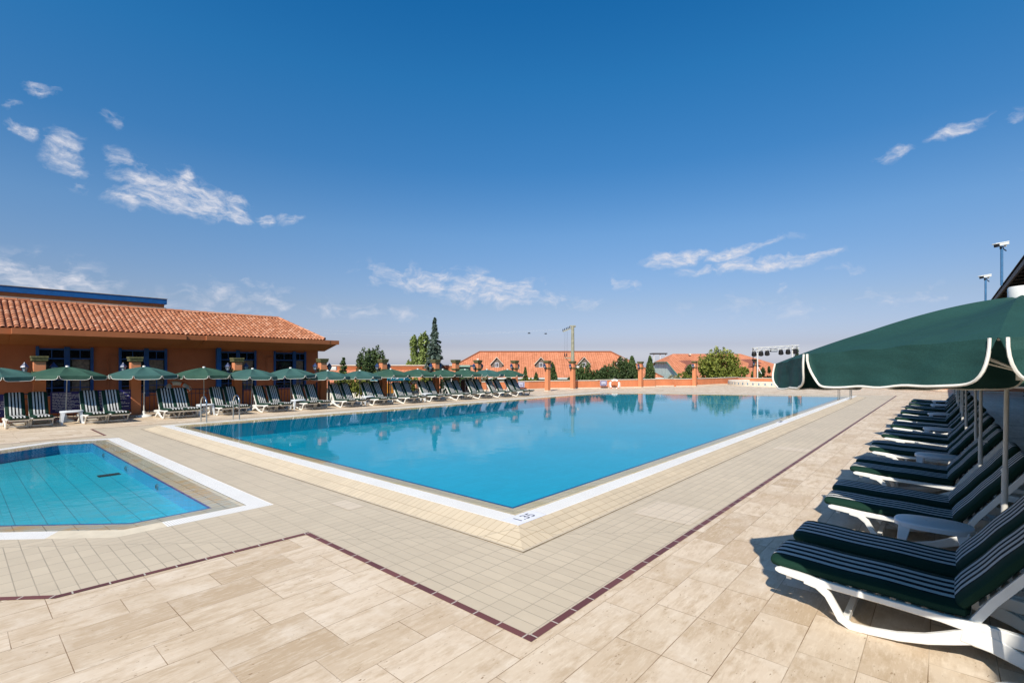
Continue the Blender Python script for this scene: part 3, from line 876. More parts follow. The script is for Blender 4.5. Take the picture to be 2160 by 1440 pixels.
# far row
GF = 'green umbrellas across the pool'
ul = make_umbrella(1.05, 1.60, .29, .13, M['canopy'], rot=.2, group=GF, pole_r=.017)
ul2 = None
upx = [(-8, 772, 0), (138, 771, 1), (303.5, 771, 0), (430, 773, 1), (529.5, 776, 0), (614, 774.5, 0), (692, 780, 0), (758, 780, 0), (823, 777, 1), (880, 777, 1), (935, 778, 1), (982, 778, 1), (1027, 778, 0), (1070, 778, 1)]
for i, (u, v, mt) in enumerate(upx):
    P = on_line(u, -22.25, .066)
    d = -P.x*SN+P.y*CS
    zt = EYE-(v-YH)*d/F
    if i == 0: o = ul
    elif i == 1:
        o = make_umbrella(1.05, 1.60, .29, .13, M['canopy2'], rot=.55, group=GF, pole_r=.017); ul2 = o
    else: o = copy_tree(ul2 if mt else ul)
    o.location = (P.x, P.y, zt-1.93)
    for ch in o.children:
        if ch.name.startswith('base'): ch.location.z = -(zt-1.93)
    o.rotation_euler = (R(random.uniform(-1.5, 1.5)), R(random.uniform(-1.5, 1.5)), random.uniform(-.25, .25))
    if i == 0: tag(o, 'bluish green umbrella half cut off by the left edge of the photo', 'umbrella', GF)
    else: tag(o, '%s green umbrella in the row across the pool, %s counted from the left' % (('paler', 'darker')[mt], ords[i]), 'umbrella', GF)  # two canvas greens, paler and darker olive, set by the flag

# ------------------------------------------------------------------ side tables
def make_table():
    root = empty('side_table', (0, 0, 0), 0, '', 'table', 'white plastic side tables')
    mb = MB(); n = 28
    def ov(a, sx, sy, z): 
        c, s = math.cos(a), math.sin(a)
        return (math.copysign(abs(c)**.8, c)*sx, math.copysign(abs(s)**.8, s)*sy, z)
    rows = []
    for sx, sy, z in ((0.001, .001, .424), (.26, .17, .424), (.285, .195, .420), (.295, .205, .408), (.292, .202, .372), (.284, .194, .372), (.284, .194, .405), (.0, .0, .41)):
        rows.append([ov(2*math.pi*j/n, sx, sy, z) for j in range(n)])
    mb.grid(rows, closed_u=True); mb.build('table_top', M['greytable'], root, True)
    for a, b in ((-1, -1), (1, -1), (1, 1), (-1, 1)):
        mb = MB()
        T = [(a*.20, b*.125, .40), (a*.225, b*.145, .25), (a*.25, b*.17, .0)]
        rows = []
        for (x, y, z), w in zip(T, (.055, .04, .028)):
            rows.append([(x-w*.9, y-.018, z), (x+w*.9, y-.018, z), (x+w*.9, y+.018, z), (x-w*.9, y+.018, z)])
        mb.grid(rows, closed_u=True); k = len(mb.v)
        mb.f.append((k-4, k-3, k-2, k-1)); mb.mi.append(0); mb.uv.append(None)
        mb.build('leg', M['greytable'], root, False, bevel=.006)
    return root
tb = make_table(); first = True
for i, y in enumerate((6.10, 10.72, 15.22, 19.85, 24.3, 27.0)):
    o = tb if first else copy_tree(tb); first = False
    o.location = (-.07, y, 0); o.rotation_euler = (0, 0, R(random.uniform(-5, 5)))
    tag(o, 'oval grey-blue plastic table between right row loungers, %s table from the viewer' % ords[i], 'table', 'plastic side tables')
for i, (u, lab) in enumerate(((151, 'under the big text board and second umbrella'), (433, 'beside the pool ladder rails'), (629, 'between the fifth and sixth lounger pairs'), (776, 'between the seventh and eighth lounger pairs'), (900, 'between the ninth and tenth lounger pairs'))):
    P = on_line(u, -21.3, .066)
    o = copy_tree(tb); o.location = (P.x, P.y, 0); o.rotation_euler = (0, 0, R(90))
    tag(o, 'white plastic table across the pool, %s' % lab, 'table', 'plastic side tables')

# ------------------------------------------------------------------ pool ladders
def ladder(loc, rz, label, gap=.5):
    root = empty('pool_ladder', loc, rz, label, 'pool ladder', 'steel pool ladders')
    for s in (-1, 1):
        mb = MB(); pts = [(-.42, s*gap/2, 0), (-.42, s*gap/2, .55)]
        for k in range(9):
            a = math.pi-math.pi*k/8; pts.append((-.16+.26*math.cos(a), s*gap/2, .60+.22*math.sin(a)))
        pts += [(.10, s*gap/2, .2), (.13, s*gap/2, -.6)]
        mb.tube(pts, .021, 10); mb.build('handrail', M['steel'], root, True)
    for z in (-.15, -.42):
        mb = MB(); mb.box(.06, -gap/2, z, .16, gap/2, z+.025); mb.build('step', M['steel'], root, bevel=.004)
    return root
q = at(417, 893, 0); q2 = at(495, 884, 0)
ladder((-17.36, 5.75, .08), 0, 'steel pool ladder on the far left edge of the big pool', .95)
ladder((-4.05, 31.0, .08), R(180), 'steel pool ladder at the far right corner of the big pool, below the foreground umbrella', .55)

# ------------------------------------------------------------------ pillars
def make_pillar(lan=True, h=2.2):
    root = empty('lamp_pillar', (0, 0, 0), 0, '', 'pillar')
    w = .15
    mb = MB(); mb.box(-w, -w, .05, w, w, h-.2); mb.build('shaft', M['pillar'], root, bevel=.008)
    mb = MB(); mb.box(-w-.03, -w-.03, 0, w+.03, w+.03, .05); mb.build('plinth', M['cap'], root, bevel=.008)
    mb = MB(); mb.box(-w-.02, -w-.02, h-.2, w+.02, w+.02, h-.17); mb.box(-w-.05, -w-.05, h-.17, w+.05, w+.05, h-.08); mb.box(-w-.065, -w-.065, h-.08, w+.065, w+.065, h-.01)
    mb.build('cap', M['moss'], root, bevel=.004)
    mb = MB(); mb.box(-w-.045, -w-.045, h-.60, w+.045, w+.045, h-.52); mb.build('ledge', M['moss'], root, bevel=.01)
    if lan:
        for s in (-1, 1):
            mb = MB()
            mb.tube([(0, s*(w-.01), h-.62), (0, s*(w+.12), h-.66), (0, s*(w+.20), h-.62), (0, s*(w+.20), h-.56)], .014, 6)
            y = s*(w+.20)
            mb.lathe([(0, h-.57), (.03, h-.57), (.06, h-.53), (.06, h-.525), (0, h-.525)], 6, cy=y)
            mb.lathe([(.10, h-.375), (.125, h-.385), (.10, h-.34), (.045, h-.27), (.03, h-.25), (.012, h-.22), (0, h-.21)], 6, cy=y)
            for k in range(6):
                a = math.pi/3*k
                mb.tube([(.057*math.cos(a), y+.057*math.sin(a), h-.53), (.098*math.cos(a), y+.098*math.sin(a), h-.38)], .006, 4)
            ln = mb.build('lantern', M['navy'], root)
            mb = MB(); mb.lathe([(.052, h-.525), (.092, h-.385), (.0, h-.38)], 6, cy=y); mb.build('glass', M['lampglass'], ln)
    return root
pp = make_pillar(); pp_plain = make_pillar(False)
names_p = [(83, 'at the building front by the far left loungers'), (285, 'beside the third umbrella in front of the building'), (500, 'in front of the second pair of blue windows'), (680, 'at the right end of the tiled building'), (808, 'in front of the dark broad tree'), (919, 'in front of the tall spruce'), (961, 'without lamps, right of the spruce'), (1008, 'left of the first white dormer'), (1086, 'behind the last lounger pair')]
used_p = used_q = False
for i, (u, lab) in enumerate(names_p):
    P = on_line(u, -22.8, .066)
    if i >= 7: P = on_line(u, -23.6, .066)
    if 'without' in lab: o = pp_plain; used_q = True
    else:
        o = copy_tree(pp) if used_p else pp; used_p = True
    o.location = P
    tag(o, 'orange pillar with mossy cap %s' % lab, 'pillar', 'orange pillars round the pool')
for u, v, hh, lab in ((1155, 824.5, 2.2, 'standing alone by the left end of the far low wall'), (1208, 820.3, 2.2, 'in line with the electricity pole'), (1351, 816.8, 2.2, 'right of the lifebuoy on the low wall'), (1465, 814.6, 2.2, 'left of the big yellow-green bush'), (1592, 808.6, 2.2, 'beside the round whirlpool tub and light rig'), (1667, 808.8, 2.2, 'hidden behind the foreground umbrella, left of two'), (1687, 809.4, 2.2, 'hidden behind the foreground umbrella, right of two')):
    P = at(u, v)
    d = F*EYE/(v-YH)
    o = copy_tree(pp); o.location = P
    tag(o, 'orange pillar with mossy cap %s' % lab, 'pillar', 'orange pillars round the pool')
    topv = {1155: 760, 1208: 761, 1351: 762, 1465: 761, 1592: 757}.get(u, 760)
    zt = EYE+(YH-topv)*d/F
    o.scale = (1, 1, zt/2.2)

# floodlights and small white fittings on pillars
for u, v, lab, k in ((703, 777, 'white box floodlight on the pillar at the end of the building', 1), (919, 777, 'white box floodlight on the pillar before the spruce', 1), (1093, 776, 'small round white lamp on the pillar behind the last loungers', 0), (1219, 774, 'small round white lamp on the pillar by the electricity pole', 0), (1463, 771, 'small white floodlight on the pillar left of the yellow bush', 1)):
    d = {703: 25.2, 919: 29.5, 1093: 35.5, 1219: 38.7, 1463: 43.2}[u]
    P = atd(u, v, d)
    o = empty('floodlight', P, YAW, lab, 'floodlight')
    mb = MB()
    if k: mb.box(-.17, -.06, -.09, .17, .06, .09); mb.build('housing', M['whitemetal'], o, bevel=.015)
    else: mb.lathe([(0, -.10), (.08, -.08), (.13, 0), (.12, .06), (.05, .09), (0, .09)], 14); mb.build('housing', M['whitemetal'], o, True)
    mb = MB(); mb.box(-.02, .05, -.03, .02, .25, .03); mb.build('bracket', M['navy'], o)

# ------------------------------------------------------------------ hotel pool building on the left
B = empty('pool_building', (-24.6, 4, 0), 0, 'long orange rendered building with terracotta tiled roof and blue windows', 'building')
def bt(mb, name, mat, smooth=False, bevel=0, parent=None):
    o = mb.build(name, mat, parent or B, smooth, bevel)
    if parent is None: o.location = (24.6, -4, 0)
    return o
FX, YE = -24.6, 12.7
wins = [(75, 197), (250, 352), (460, 540), (577, 645)]
WY = [(on_line(a, FX, 0).y, on_line(b, FX, 0).y) for a, b in wins]
mb = MB()
ys = [-8.0]+[y for w in WY for y in w]+[YE]
ZT = 2.62
for i in range(0, len(ys)-1, 2): mb.box(FX-.25, ys[i], 0, FX, ys[i+1], ZT)
for a, b in WY:
    mb.box(FX-.25, a, 0, FX, b, .75); mb.box(FX-.25, a, 2.50, FX, b, ZT)
mb.box(FX-7, YE-.25, 0, FX-.25, YE, ZT)
mb.box(FX-7, -8, 0, FX-6.8, YE, ZT)
mb.box(FX-7, -8, 0, FX-.25, -7.8, ZT)
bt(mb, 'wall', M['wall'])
mb = MB(); mb.box(FX-6.8, -7.8, -.02, FX-.25, YE-.25, .02); mb.box(FX-3.2, -7.8, 0, FX-3.0, YE-.25, 2.6); bt(mb, 'interior', M['curtain'])
for wi, (a, b) in enumerate(WY):
    mid = a+(b-a)*(.52, .55, .50, .62)[wi]
    # blue frame
    mb = MB()
    fw = .09
    for y in (a, mid-.07, b-fw):
        ww = fw if y != mid-.07 else .16
        mb.box(FX-.02, y, .60, FX+.06, y+ww, 2.56)
    mb.box(FX-.03, a+fw, 2.44, FX+.03, b-fw, 2.5); mb.box(FX-.03, a+fw, 2.10, FX+.02, b-fw, 2.15)
    for y0, y1 in ((a+fw, mid-.07), (mid+.09, b-fw)):
        n = max(2, int((y1-y0)/.33))
        for k in range(1, n):
            y = y0+(y1-y0)*k/n
            mb.box(FX-.03, y-.012, 2.15, FX+.01, y+.012, 2.44)
            mb.box(FX+.0, y-.018, .75, FX+.03, y+.018, 1.55)
        for z in (.76, 1.05, 1.35, 1.55):
            mb.box(FX+.001, y0, z-.014, FX+.028, y1, z+.014)
    wf = bt(mb, 'window_frame', M['blue'], bevel=.004)
    mb = MB(); mb.box(FX-.12, a, .75, FX-.10, b, 2.5); mb.build('glass', M['glass'], wf)
    mb = MB(); mb.box(FX-.099, a+(b-a)*.62, .76, FX-.085, b-.1, 2.1); mb.build('curtain', M['curtain'], wf)
# two outward blue posts
for u in (462,):
    y = on_line(u, FX+.2, 0).y
    mb = MB(); mb.box(FX+.06, y-.09, .0, FX+.22, y+.09, 2.66); bt(mb, 'blue_post', M['brightblue'], bevel=.01)
# wall lines (downpipes)
for u in (228, 561):
    y = on_line(u, FX, 0).y
    mb = MB(); mb.tube([(FX+.03, y, .1), (FX+.03, y, 2.25), (FX+.03, y+.25, 2.25)], .018, 6); bt(mb, 'conduit', M['wall'])
# soffit + fascia
ZS, ZF0, ZF1 = 2.60, 2.92, 3.12
def fascia_x(y):
    return 0
yj = [on_line(25, -23.1, 0).y, on_line(393, -23.1, 0).y, on_line(436, -23.1, 0).y]
segs = [(-8.3, yj[0], -23.35), (yj[0], yj[1], -23.08), (yj[1], yj[2], -23.22), (yj[2], 12.55, -23.08), (12.55, 13.05, -23.10)]
mb = MB(); ms = MB()
for a, b, x in segs:
    mb.box(x-.18, a, ZF0, x, b, ZF1)
    mb.face([(x-.02, a, ZF1-.002), (x-.02, b, ZF1-.002), (x-1.2, b, ZF1+.01), (x-1.2, a, ZF1+.01)])
    ms.face([(x-.18, a, ZF0+.01), (x-.18, b, ZF0+.01), (FX+.001, b, ZS), (FX+.001, a, ZS)])
    ms.face([(x-.18, a, ZF0+.01), (FX+.001, a, ZS), (FX, a, ZF1), (x-.18, a, ZF1)])
bt(mb, 'fascia', M['wall'])
ms.face([(-23.3, 13.05, ZF0), (FX, 12.72, ZS), (FX-6, 12.72, ZS), (FX-6, 13.05, ZF0)])
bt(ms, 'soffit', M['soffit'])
mb = MB(); mb.box(-30.5, 12.95, ZF0, -23.28, 13.05, ZF1); mb.face([(-30.5, 12.7, ZS+.003), (FX, 12.7, ZS+.003), (-23.28, 13.0, ZF0+.003), (-30.5, 13.0, ZF0+.003)]); bt(mb, 'end_fascia', M['wall'])
# tiled roof: real barrel tiles
EX, EZ, RX, RZ = -23.45, 3.14, -26.2, 4.30
YRE, YHC = 11.35, 12.5          # ridge end, hip corner
slope_len = math.hypot(EX-RX, RZ-EZ)
roofm = MB()
dirv = Vector((RX-EX, 0, RZ-EZ)).normalized(); nrm = Vector((RZ-EZ, 0, EX-RX)).normalized()
pitch = .165; tl = .27
y = -7.9; colr = 0
while y < YHC:
    # length of slope until hip
    if y > YRE: Lmax = slope_len*(YHC-y)/(YHC-YRE)
    else: Lmax = slope_len
    k = 0; wob = random.uniform(-.006, .006)
    while k*.22 < Lmax-.02:
        s0 = k*.22-.05; s1 = min(s0+tl, Lmax)
        if s1-s0 < .08: break
        jit = random.uniform(-.006, .006); lift = random.uniform(.0, .008)
        rows = []
        for s_, rr, up in ((s0, .070, .018+lift), (s1, .058, .0+lift*.3)):
            c = Vector((EX, y+jit+wob, EZ))+dirv*s_+nrm*up
            rows.append([c+Vector((0, 1, 0))*(rr*math.cos(a))+nrm*(rr*.78*math.sin(a)) for a in [math.pi*q/6 for q in range(7)]])
        kk = roofm.grid(rows)
        # end lip face
        r0 = rows[0]; inn = [c0*.0+Vector((EX, y+jit+wob, EZ))+dirv*s0+nrm*(.022+lift)+Vector((0, 1, 0))*(.054*math.cos(math.pi*q/6))+nrm*(.054*.78*math.sin(math.pi*q/6)) for q, c0 in enumerate(r0)]
        kq = len(roofm.v); roofm.v += [tuple(p) for p in inn]
        for q in range(6):
            roofm.f.append((kk+q, kq+q, kq+q+1, kk+q+1)); roofm.mi.append(0); roofm.uv.append(None)
        k += 1
    y += pitch
roof = bt(roofm, 'roof_tiles', M['rooftile'], True)
mb = MB()
mb.face([(EX, -8, EZ), (EX, YHC, EZ), (RX, YRE, RZ), (RX, -8, RZ)])
mb.face([(EX, YHC, EZ), (-30.0, YHC, EZ), (RX, YRE, RZ)])
mb.face([(RX, -8, RZ), (RX, YRE, RZ), (-30.0, YHC, EZ), (-30.0, -8, EZ)])
bt(mb, 'roof', M['roofbase'])
mb = MB()   # ridge and hip caps
def capline(a, b, r=.09):
    a, b = Vector(a), Vector(b); n = int((b-a).length/.33)
    for k in range(n):
        p, q = a.lerp(b, k/n), a.lerp(b, (k+1.12)/n)
        mb.tube([p, q], [r, r*.85], 8, caps=False)
capline((EX-.05, YHC-.02, EZ+.05), (RX, YRE, RZ+.03)); capline((RX, YRE, RZ+.03), (RX, -8, RZ+.03))
bt(mb, 'ridge_tiles', M['rooftile'], True)
mb = MB(); mb.box(EX-.02, -8, EZ-.03, EX+.06, YHC, EZ-.015); bt(mb, 'gutter_board', M['darkwood'])
# parapet block behind the ridge
YP = on_line(348, -26.45, 0).y
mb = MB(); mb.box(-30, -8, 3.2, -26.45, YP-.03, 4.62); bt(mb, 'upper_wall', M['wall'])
mb = MB(); mb.box(-30.02, -8, 4.62, -26.37, YP+.06, 4.85); bt(mb, 'blue_parapet', M['brightblue'], bevel=.01)
mb = MB(); mb.box(-26.45, -8, 4.25, -26.15, YP-.03, 4.44); mb.box(-30.03, -8, 4.85, -26.35, YP+.08, 4.87); bt(mb, 'flashing', plain('zinc_flashing', (.30, .27, .23), .6, .2))

# railing with low panel in front of the building and on to the right
def railing(p0, p1, mat, label, h=1.0, step=.13, panel=None):
    p0, p1 = Vector(p0), Vector(p1); ln = (p1-p0).length; ang = math.atan2(p1.y-p0.y, p1.x-p0.x)
    root = empty('railing', p0, ang, label, 'railing')
    mb = MB(); n = int(ln/step)
    for k in range(n+1):
        x = ln*k/n; mb.box(x-.008, -.008, .1, x+.008, .008, h-.03)
    mb.build('balusters', mat, root)
    mb = MB(); mb.box(0, -.02, h-.035, ln, .02, h); mb.box(0, -.018, .08, ln, .018, .11); mb.box(0, -.014, h-.20, ln, .014, h-.175); mb.build('rail', mat, root)
    n = max(1, round(ln/2.2))
    for k in range(n+1):
        mb = MB(); x = ln*k/n; mb.box(x-.03, -.03, 0, x+.03, .03, h+.06); mb.lathe([(.0, h+.06), (.035, h+.06), (.02, h+.09), (.0, h+.13)], 8, cx=x)
        mb.build('post', mat, root)
    if panel:
        mb = MB(); mb.box(.02, -.05, 0, ln-.02, -.03, panel[0]); mb.build('panel', panel[1], root)
    return root
def rl(u): return on_line(u, -22.85, .066)
railing(rl(-60), rl(72), M['navy'], 'dark blue railing at the far left in front of the building', .95, panel=(.60, M['wall']))
railing(rl(98), rl(278), M['navy'], 'blue railing between the first two pillars, behind the text boards', .95)
railing(rl(297), rl(492), M['navy'], 'blue railing along the wall behind the ring-shaped buoy', .95)
railing(rl(512), rl(668), M['blue'], 'blue railing before the pair of windows at the right of the building', 1.0)
railing(rl(694), rl(798), M['teal_rail'], 'dark railing right of the building with greenery behind', 1.05)
railing(rl(820), rl(908), M['teal_rail'], 'dark railing beside the teal patterned parasol', 1.05)
railing(rl(930), rl(1005), M['teal_rail'], 'dark railing between the spruce and the maroon gate', 1.05)

# text boards
def board(u0, u1, zt, zb, label, lines, tail=None, lens=None):
    a, b = on_line(u0, -22.7, .066), on_line(u1, -22.7, .066)
    w = (b-a).length; ang = math.atan2(b.y-a.y, b.x-a.x)
    root = empty('notice_board', (a.x, a.y, zb), ang, label, 'notice board')
    h = zt-zb
    mb = MB(); mb.box(0, -.02, 0, w, 0.0, h); mb.build('panel', M['signblue'], root)
    mb = MB(); rnd = random.Random(int(u0)+5)
    for k in range(lines):
        z = h*(.92-.80*k/lines)
        x = .05; xe = w*(.96 if rnd.random() < .55 else rnd.uniform(.6, .9))
        if k == 0: xe = w*.6
        while x < xe-.03:
            l = min(rnd.uniform(.04, .15), xe-x); mb.box(x, -.024, z-.011, x+l, -.021, z+.008); x += l+.018
    mb.build('lettering', M['signwhite'], root)
    if tail:
        text_mesh(tail, .060, M['signwhite'], 'title', root, Matrix.Translation((w/2, -.0225, h*.11)) @ Matrix.Rotation(R(90), 4, 'X'), .0008, sx=min(1.4, w/1.05))
    return root
board(106, 178, .98, .27, 'big blue notice board with white text lines behind the first table', 11, 'COLOSSAE HOTEL THERMAL')
board(-70, 12, .95, .22, 'blue notice board cut off by the left edge of the photo', 10)
board(205, 277, 1.0, .25, 'blue notice board mostly hidden behind the second lounger pair', 11)

# ------------------------------------------------------------------ low far wall with coping
def lowwall(pts, h, label, mat=None, th=.25, name='low_wall', seg2=None):
    p0 = pts[0]; root = empty(name, p0, 0, label, 'wall')
    mb = MB(); mc = MB(); mk_ = MB()
    for a, b in zip(pts[:-1], pts[1:]):
        a2, b2 = a-p0, b-p0; t = (b2-a2); ln = t.length; ang = math.atan2(t.y, t.x)
        mt = Matrix.Translation(a2) @ Matrix.Rotation(ang, 4, 'Z')
        mb.box(0, 0, 0, ln, th, h-.05, mat=mt); mc.box(-.01, -.035, h-.05, ln+.01, th+.035, h, mat=mt); mk_.box(-.003, -.02, .0, ln, -.001, .07, mat=mt)
    mb.build('body', mat or M['lowwall'], root); mc.build('coping', M['cap'], root); mk_.build('skirting', M['cap'], root)
    return root
# keep direction so that +local y points away from the pool
lowwall(WP[:4], .66, 'low orange wall carrying the lifebuoy and blue sign on the far left side')
WQ = [WP[3], at(1382, 815.5), at(1383, 814.0), at(1402, 813.6), at(1403, 815), at(1425, 814.5), at(1426, 813), at(1440, 812.5), at(1441, 814), at(1460, 813.6)]
lowwall([WP[3], at(1382, 815.9)], .69, 'low orange wall segment right of the lifebuoy and behind the pillar')
lowwall([at(1383, 814.6), at(1425, 813.9)], .68, 'set back low orange wall segment in front of the mint gable')
lowwall([at(1426, 815.2), at(1462, 814.4)], .68, 'projecting low orange wall block left of the yellow-green bush')
lowwall([at(1465, 813.5), Vector((-15.6, 52.6, 0))], .66, 'low orange wall in front of the yellow-green bush')
lowwall([Vector((-15.6, 52.6, 0)), Vector((-3.0, 50.0, 0))], .62, 'low orange wall behind the round whirlpool tub')
lowwall([Vector((-3.0, 50.0, 0)), Vector((.9, 48.0, 0))], 1.3, 'orange wall stub behind the ends of the right lounger row')
lowwall([Vector((.9, 47.4, 0)), Vector((8.9, 47.4, 0))], 3.6, 'tall terracotta wall in shade under the dark roof on the right', name='end_wall')

# pipe along the wall
q0, q1 = WP[0]+Vector((.06, -.08, .22)), WP[3]+Vector((.06, -.08, .22))
# signs on walls
def wall_sign(u, v, d, w, h, label, kind=0):
    P = atd(u, v, d)
    root = empty('wall_sign', P, YAW+R(kind), label, 'sign')
    mb = MB(); mb.box(-w/2, -.012, -h/2, w/2, 0, h/2); mb.build('panel', M['signblue'], root)
    mb = MB()
    for k, z in enumerate((.30, .05, -.22)):
        mb.box(-w*.38, -.016, h*z-.03, w*.38, -.013, h*z+.02)
    mb.lathe([(0, 0), (.09, 0), (.10, .0), (.0, .001)], 12)
    mb.v = mb.v
    mb.build('symbols', M['signwhite'], root)
    mb = MB(); mb.box(-w/2-.02, -.008, -h/2-.02, w/2+.02, .002, -h/2); mb.box(-w/2-.02, -.008, h/2, w/2+.02, .002, h/2+.02); mb.box(-w/2-.02, -.008, -h/2, -w/2, .002, h/2); mb.box(w/2, -.008, -h/2, w/2+.02, .002, h/2)
    mb.build('frame', M['signwhite'], root)
wall_sign(1273, 808, F*EYE/(818.4-YH)-.25, .50, .36, 'small blue and white sign on the low wall beside the lifebuoy')
wall_sign(1099, 811, F*EYE/(821.8-YH)-.30, .50, .36, 'small blue and white sign on the low wall behind the last lounger pair')
o_p = Vector((1.45, 47.36, 1.25))
root = empty('wall_sign', o_p, 0, 'blue sign on the shaded terracotta wall under the dark roof', 'sign')
mb = MB(); mb.box(-.6, -.02, -.45, .6, 0, .45); mb.build('panel', M['signblue'], root)
mb = MB(); mb.box(-.4, -.025, .1, .4, -.021, .16); mb.box(-.45, -.025, -.15, .45, -.021, -.08); mb.box(-.4, -.025, -.32, .3, -.021, -.26); mb.build('lettering', M['signwhite'], root)

# lifebuoys
def buoy(P, rot, label, r=.29):
    root = empty('lifebuoy', P, 0, label, 'lifebuoy', 'white lifebuoys')
    root.rotation_euler = rot
    mb = MB(); pts = [(r*math.cos(2*math.pi*k/32), r*math.sin(2*math.pi*k/32), 0) for k in range(32)]
    mb.tube(pts, .075, 12, closed=True); mb.build('ring', M['white'], root, True)
    for k in range(4):
        mb = MB(); a0 = math.pi/4+math.pi/2*k-.13
        mb.tube([(r*math.cos(a0+.26*j/4), r*math.sin(a0+.26*j/4), 0) for j in range(5)], .079, 12); mb.build('band', M['orangestripe'], root, True)
    mb = MB(); pts = [((r+.10+.035*math.cos(4*2*math.pi*k/40))*math.cos(2*math.pi*k/40), (r+.10+.035*math.cos(4*2*math.pi*k/40))*math.sin(2*math.pi*k/40), 0) for k in range(40)]
    mb.tube(pts, .010, 5, closed=True); mb.build('grab_rope', M['trim'], root, True)
    return root
dB = F*EYE/(818-YH)-.35
buoy(atd(1296.5, 811, dB), (R(90), 0, YAW), 'white lifebuoy hanging on the low orange wall beside the blue sign', .36)
P = on_line(376, -22.3, .066); P.z = 1.02
buoy(P, (R(35), 0, R(95)), 'white lifebuoy hung on the blue railing behind the third lounger pair', .30)
P = on_line(876, -22.6, .066); dd = -P.x*SN+P.y*CS; P.z = EYE-(817-YH)*dd/F
buoy(P, (R(90), 0, R(60)), 'white lifebuoy hung behind the ninth lounger pair near the teal parasol', .30)

# maroon gate
a, b = on_line(972, -23.0, .066), on_line(1012, -23.0, .066)
ang = math.atan2(b.y-a.y, b.x-a.x); w = (b-a).length
g = empty('picket_gate', a, ang, 'maroon board gate with white caps between dark railing and low wall', 'gate')
for k in range(5):
    mb = MB(); x = w*(k+.5)/5; mb.box(x-.13, -.02, .08, x+.10, .02, .95); bo = mb.build('board', M['maroonwood'], g, bevel=.005)
    mb = MB(); mb.box(x-.13, -.025, .952, x+.10, .025, 1.03); mb.build('cap', M['white'], bo, bevel=.005)
mb = MB(); mb.box(0, .02, .3, w, .05, .36); mb.box(0, .02, .75, w, .05, .81); mb.build('crossbar', M['maroonwood'], g)

# teal parasol and amber boards beyond the railing
tp = make_umbrella(1.15, 1.05, .62, .05, M['canopyteal'], rot=.1, label='teal parasol with white printed pattern behind the railing', pole_r=.02)
P = on_line(824, -25.2, .066); tp.location = (P.x, P.y, -.02)
mb = MB(); rnd = random.Random(3)
for k in range(34):
    a = rnd.uniform(-2.2, .6); s = rnd.uniform(.45, .95); z = 1.05+.62*(1-s**1.55)+.02
    x, y = s*1.1*math.cos(a), s*1.1*math.sin(a)
    mb.lathe([(0, z+.014), (.03, z+.01), (.035, z-.03)], 6, cx=x, cy=y)
mb.build('printed_spots', M['signwhite'], tp)
P = on_line(815, -24.4, .066)
ab = empty('bench', P, R(86), 'small amber wooden bench beyond the railing under the teal parasol', 'bench')
mb = MB(); mb.box(-.5, -.03, .35, -.05, .03, .85); mb.box(.05, -.03, .35, .5, .03, .85); mb.build('backrest', M['yellow'], ab, bevel=.01)
mb = MB(); mb.box(-.55, -.45, .32, .55, -.02, .36); mb.build('seat', M['yellow'], ab, bevel=.01)
for x in (-.5, .46):
    mb = MB(); mb.box(x, -.43, 0, x+.04, .02, .32); mb.build('leg', M['white'], ab)

# child slide (white) behind the pairs
P = on_line(938, -24.2, .066)
sl = empty('garden_steps', P, R(80), 'white stepped rail leaning behind the eleventh lounger pair', 'handrail')
mb = MB()
for k in range(5): mb.box(-.5+.24*k, -.03, .05+.2*k, -.36+.24*k, .03, .24+.2*k)
mb.build('treads', M['white'], sl, bevel=.01)
mb = MB(); mb.tube([(-.55, 0, .0), (.7, 0, 1.02)], .02, 6); mb.build('rail', M['white'], sl)

# ------------------------------------------------------------------ whirlpool tub
cj = at(1612, 814.0); cj = Vector((-13.0, 46.9, 0))
P0 = atd(1640, 812, 45.5); cj = Vector((P0.x, P0.y, 0))
jz = empty('whirlpool_tub', cj, 0, 'round cream tiled whirlpool tub with blue marks near the far wall', 'whirlpool')
mb = MB(); mb.lathe([(4.2, 0), (4.2, .40), (4.15, .43), (3.6, .43), (3.55, .38), (3.5, .1), (0, .1)], 56); mb.build('basin', M['cap'], jz, True)
for k in range(48):
    pass
mb = MB()
for k in range(52):
    a = 2*math.pi*k/52; mt = Matrix.Rotation(a, 4, 'Z'); mb.box(4.198, -.05, .12, 4.212, .05, .30, mat=mt)
mb.build('tile_marks', plain('blue_grey_tile', (.12, .22, .32), .5, .2), jz)
mb = MB(); mb.lathe([(3.54, .33), (0, .331)], 40); mb.build('water', M['water'], jz)

# ------------------------------------------------------------------ stage light rig
dR = 49.0
a, b = atd(1587, 737, dR), atd(1684, 731, dR+.0)
rig = empty('stage_light_rig', Vector((a.x, a.y, 0)), YAW, 'white lighting truss on poles with six black spotlights', 'light rig')
wR = (Vector((b.x, b.y))-Vector((a.x, a.y))).length; z0, z1 = a.z, b.z
mb = MB()
for yy, dz in ((-.15, .16), (.15, .16), (-.15, -.16), (.15, -.16)):
    mb.tube([(0, yy, z0+dz), (wR, yy, z1+dz)], .03, 6)
n = 14
for yy in (-.15, .15):
    for k in range(n):
        x0, x1 = wR*k/n, wR*(k+1)/n; za, zb = z0+(z1-z0)*k/n, z0+(z1-z0)*(k+1)/n
        s = .16 if k % 2 else -.16
        mb.tube([(x0, yy, za+s), (x1, yy, zb-s)], .018, 5)
mb.build('truss', M['whitemetal'], rig)
for u, mat_, r_, zt in ((1598, M['whitemetal'], .055, 0), (1671.5, M['whitemetal'], .055, 0), (1588.5, M['dark'], .04, 0)):
    x = (u-1587)/97*wR
    mb = MB(); mb.tube([(x, .0, 0), (x, 0, z0+.2+(z1-z0)*x/wR)], r_, 8); mb.build('pole', mat_, rig, True)
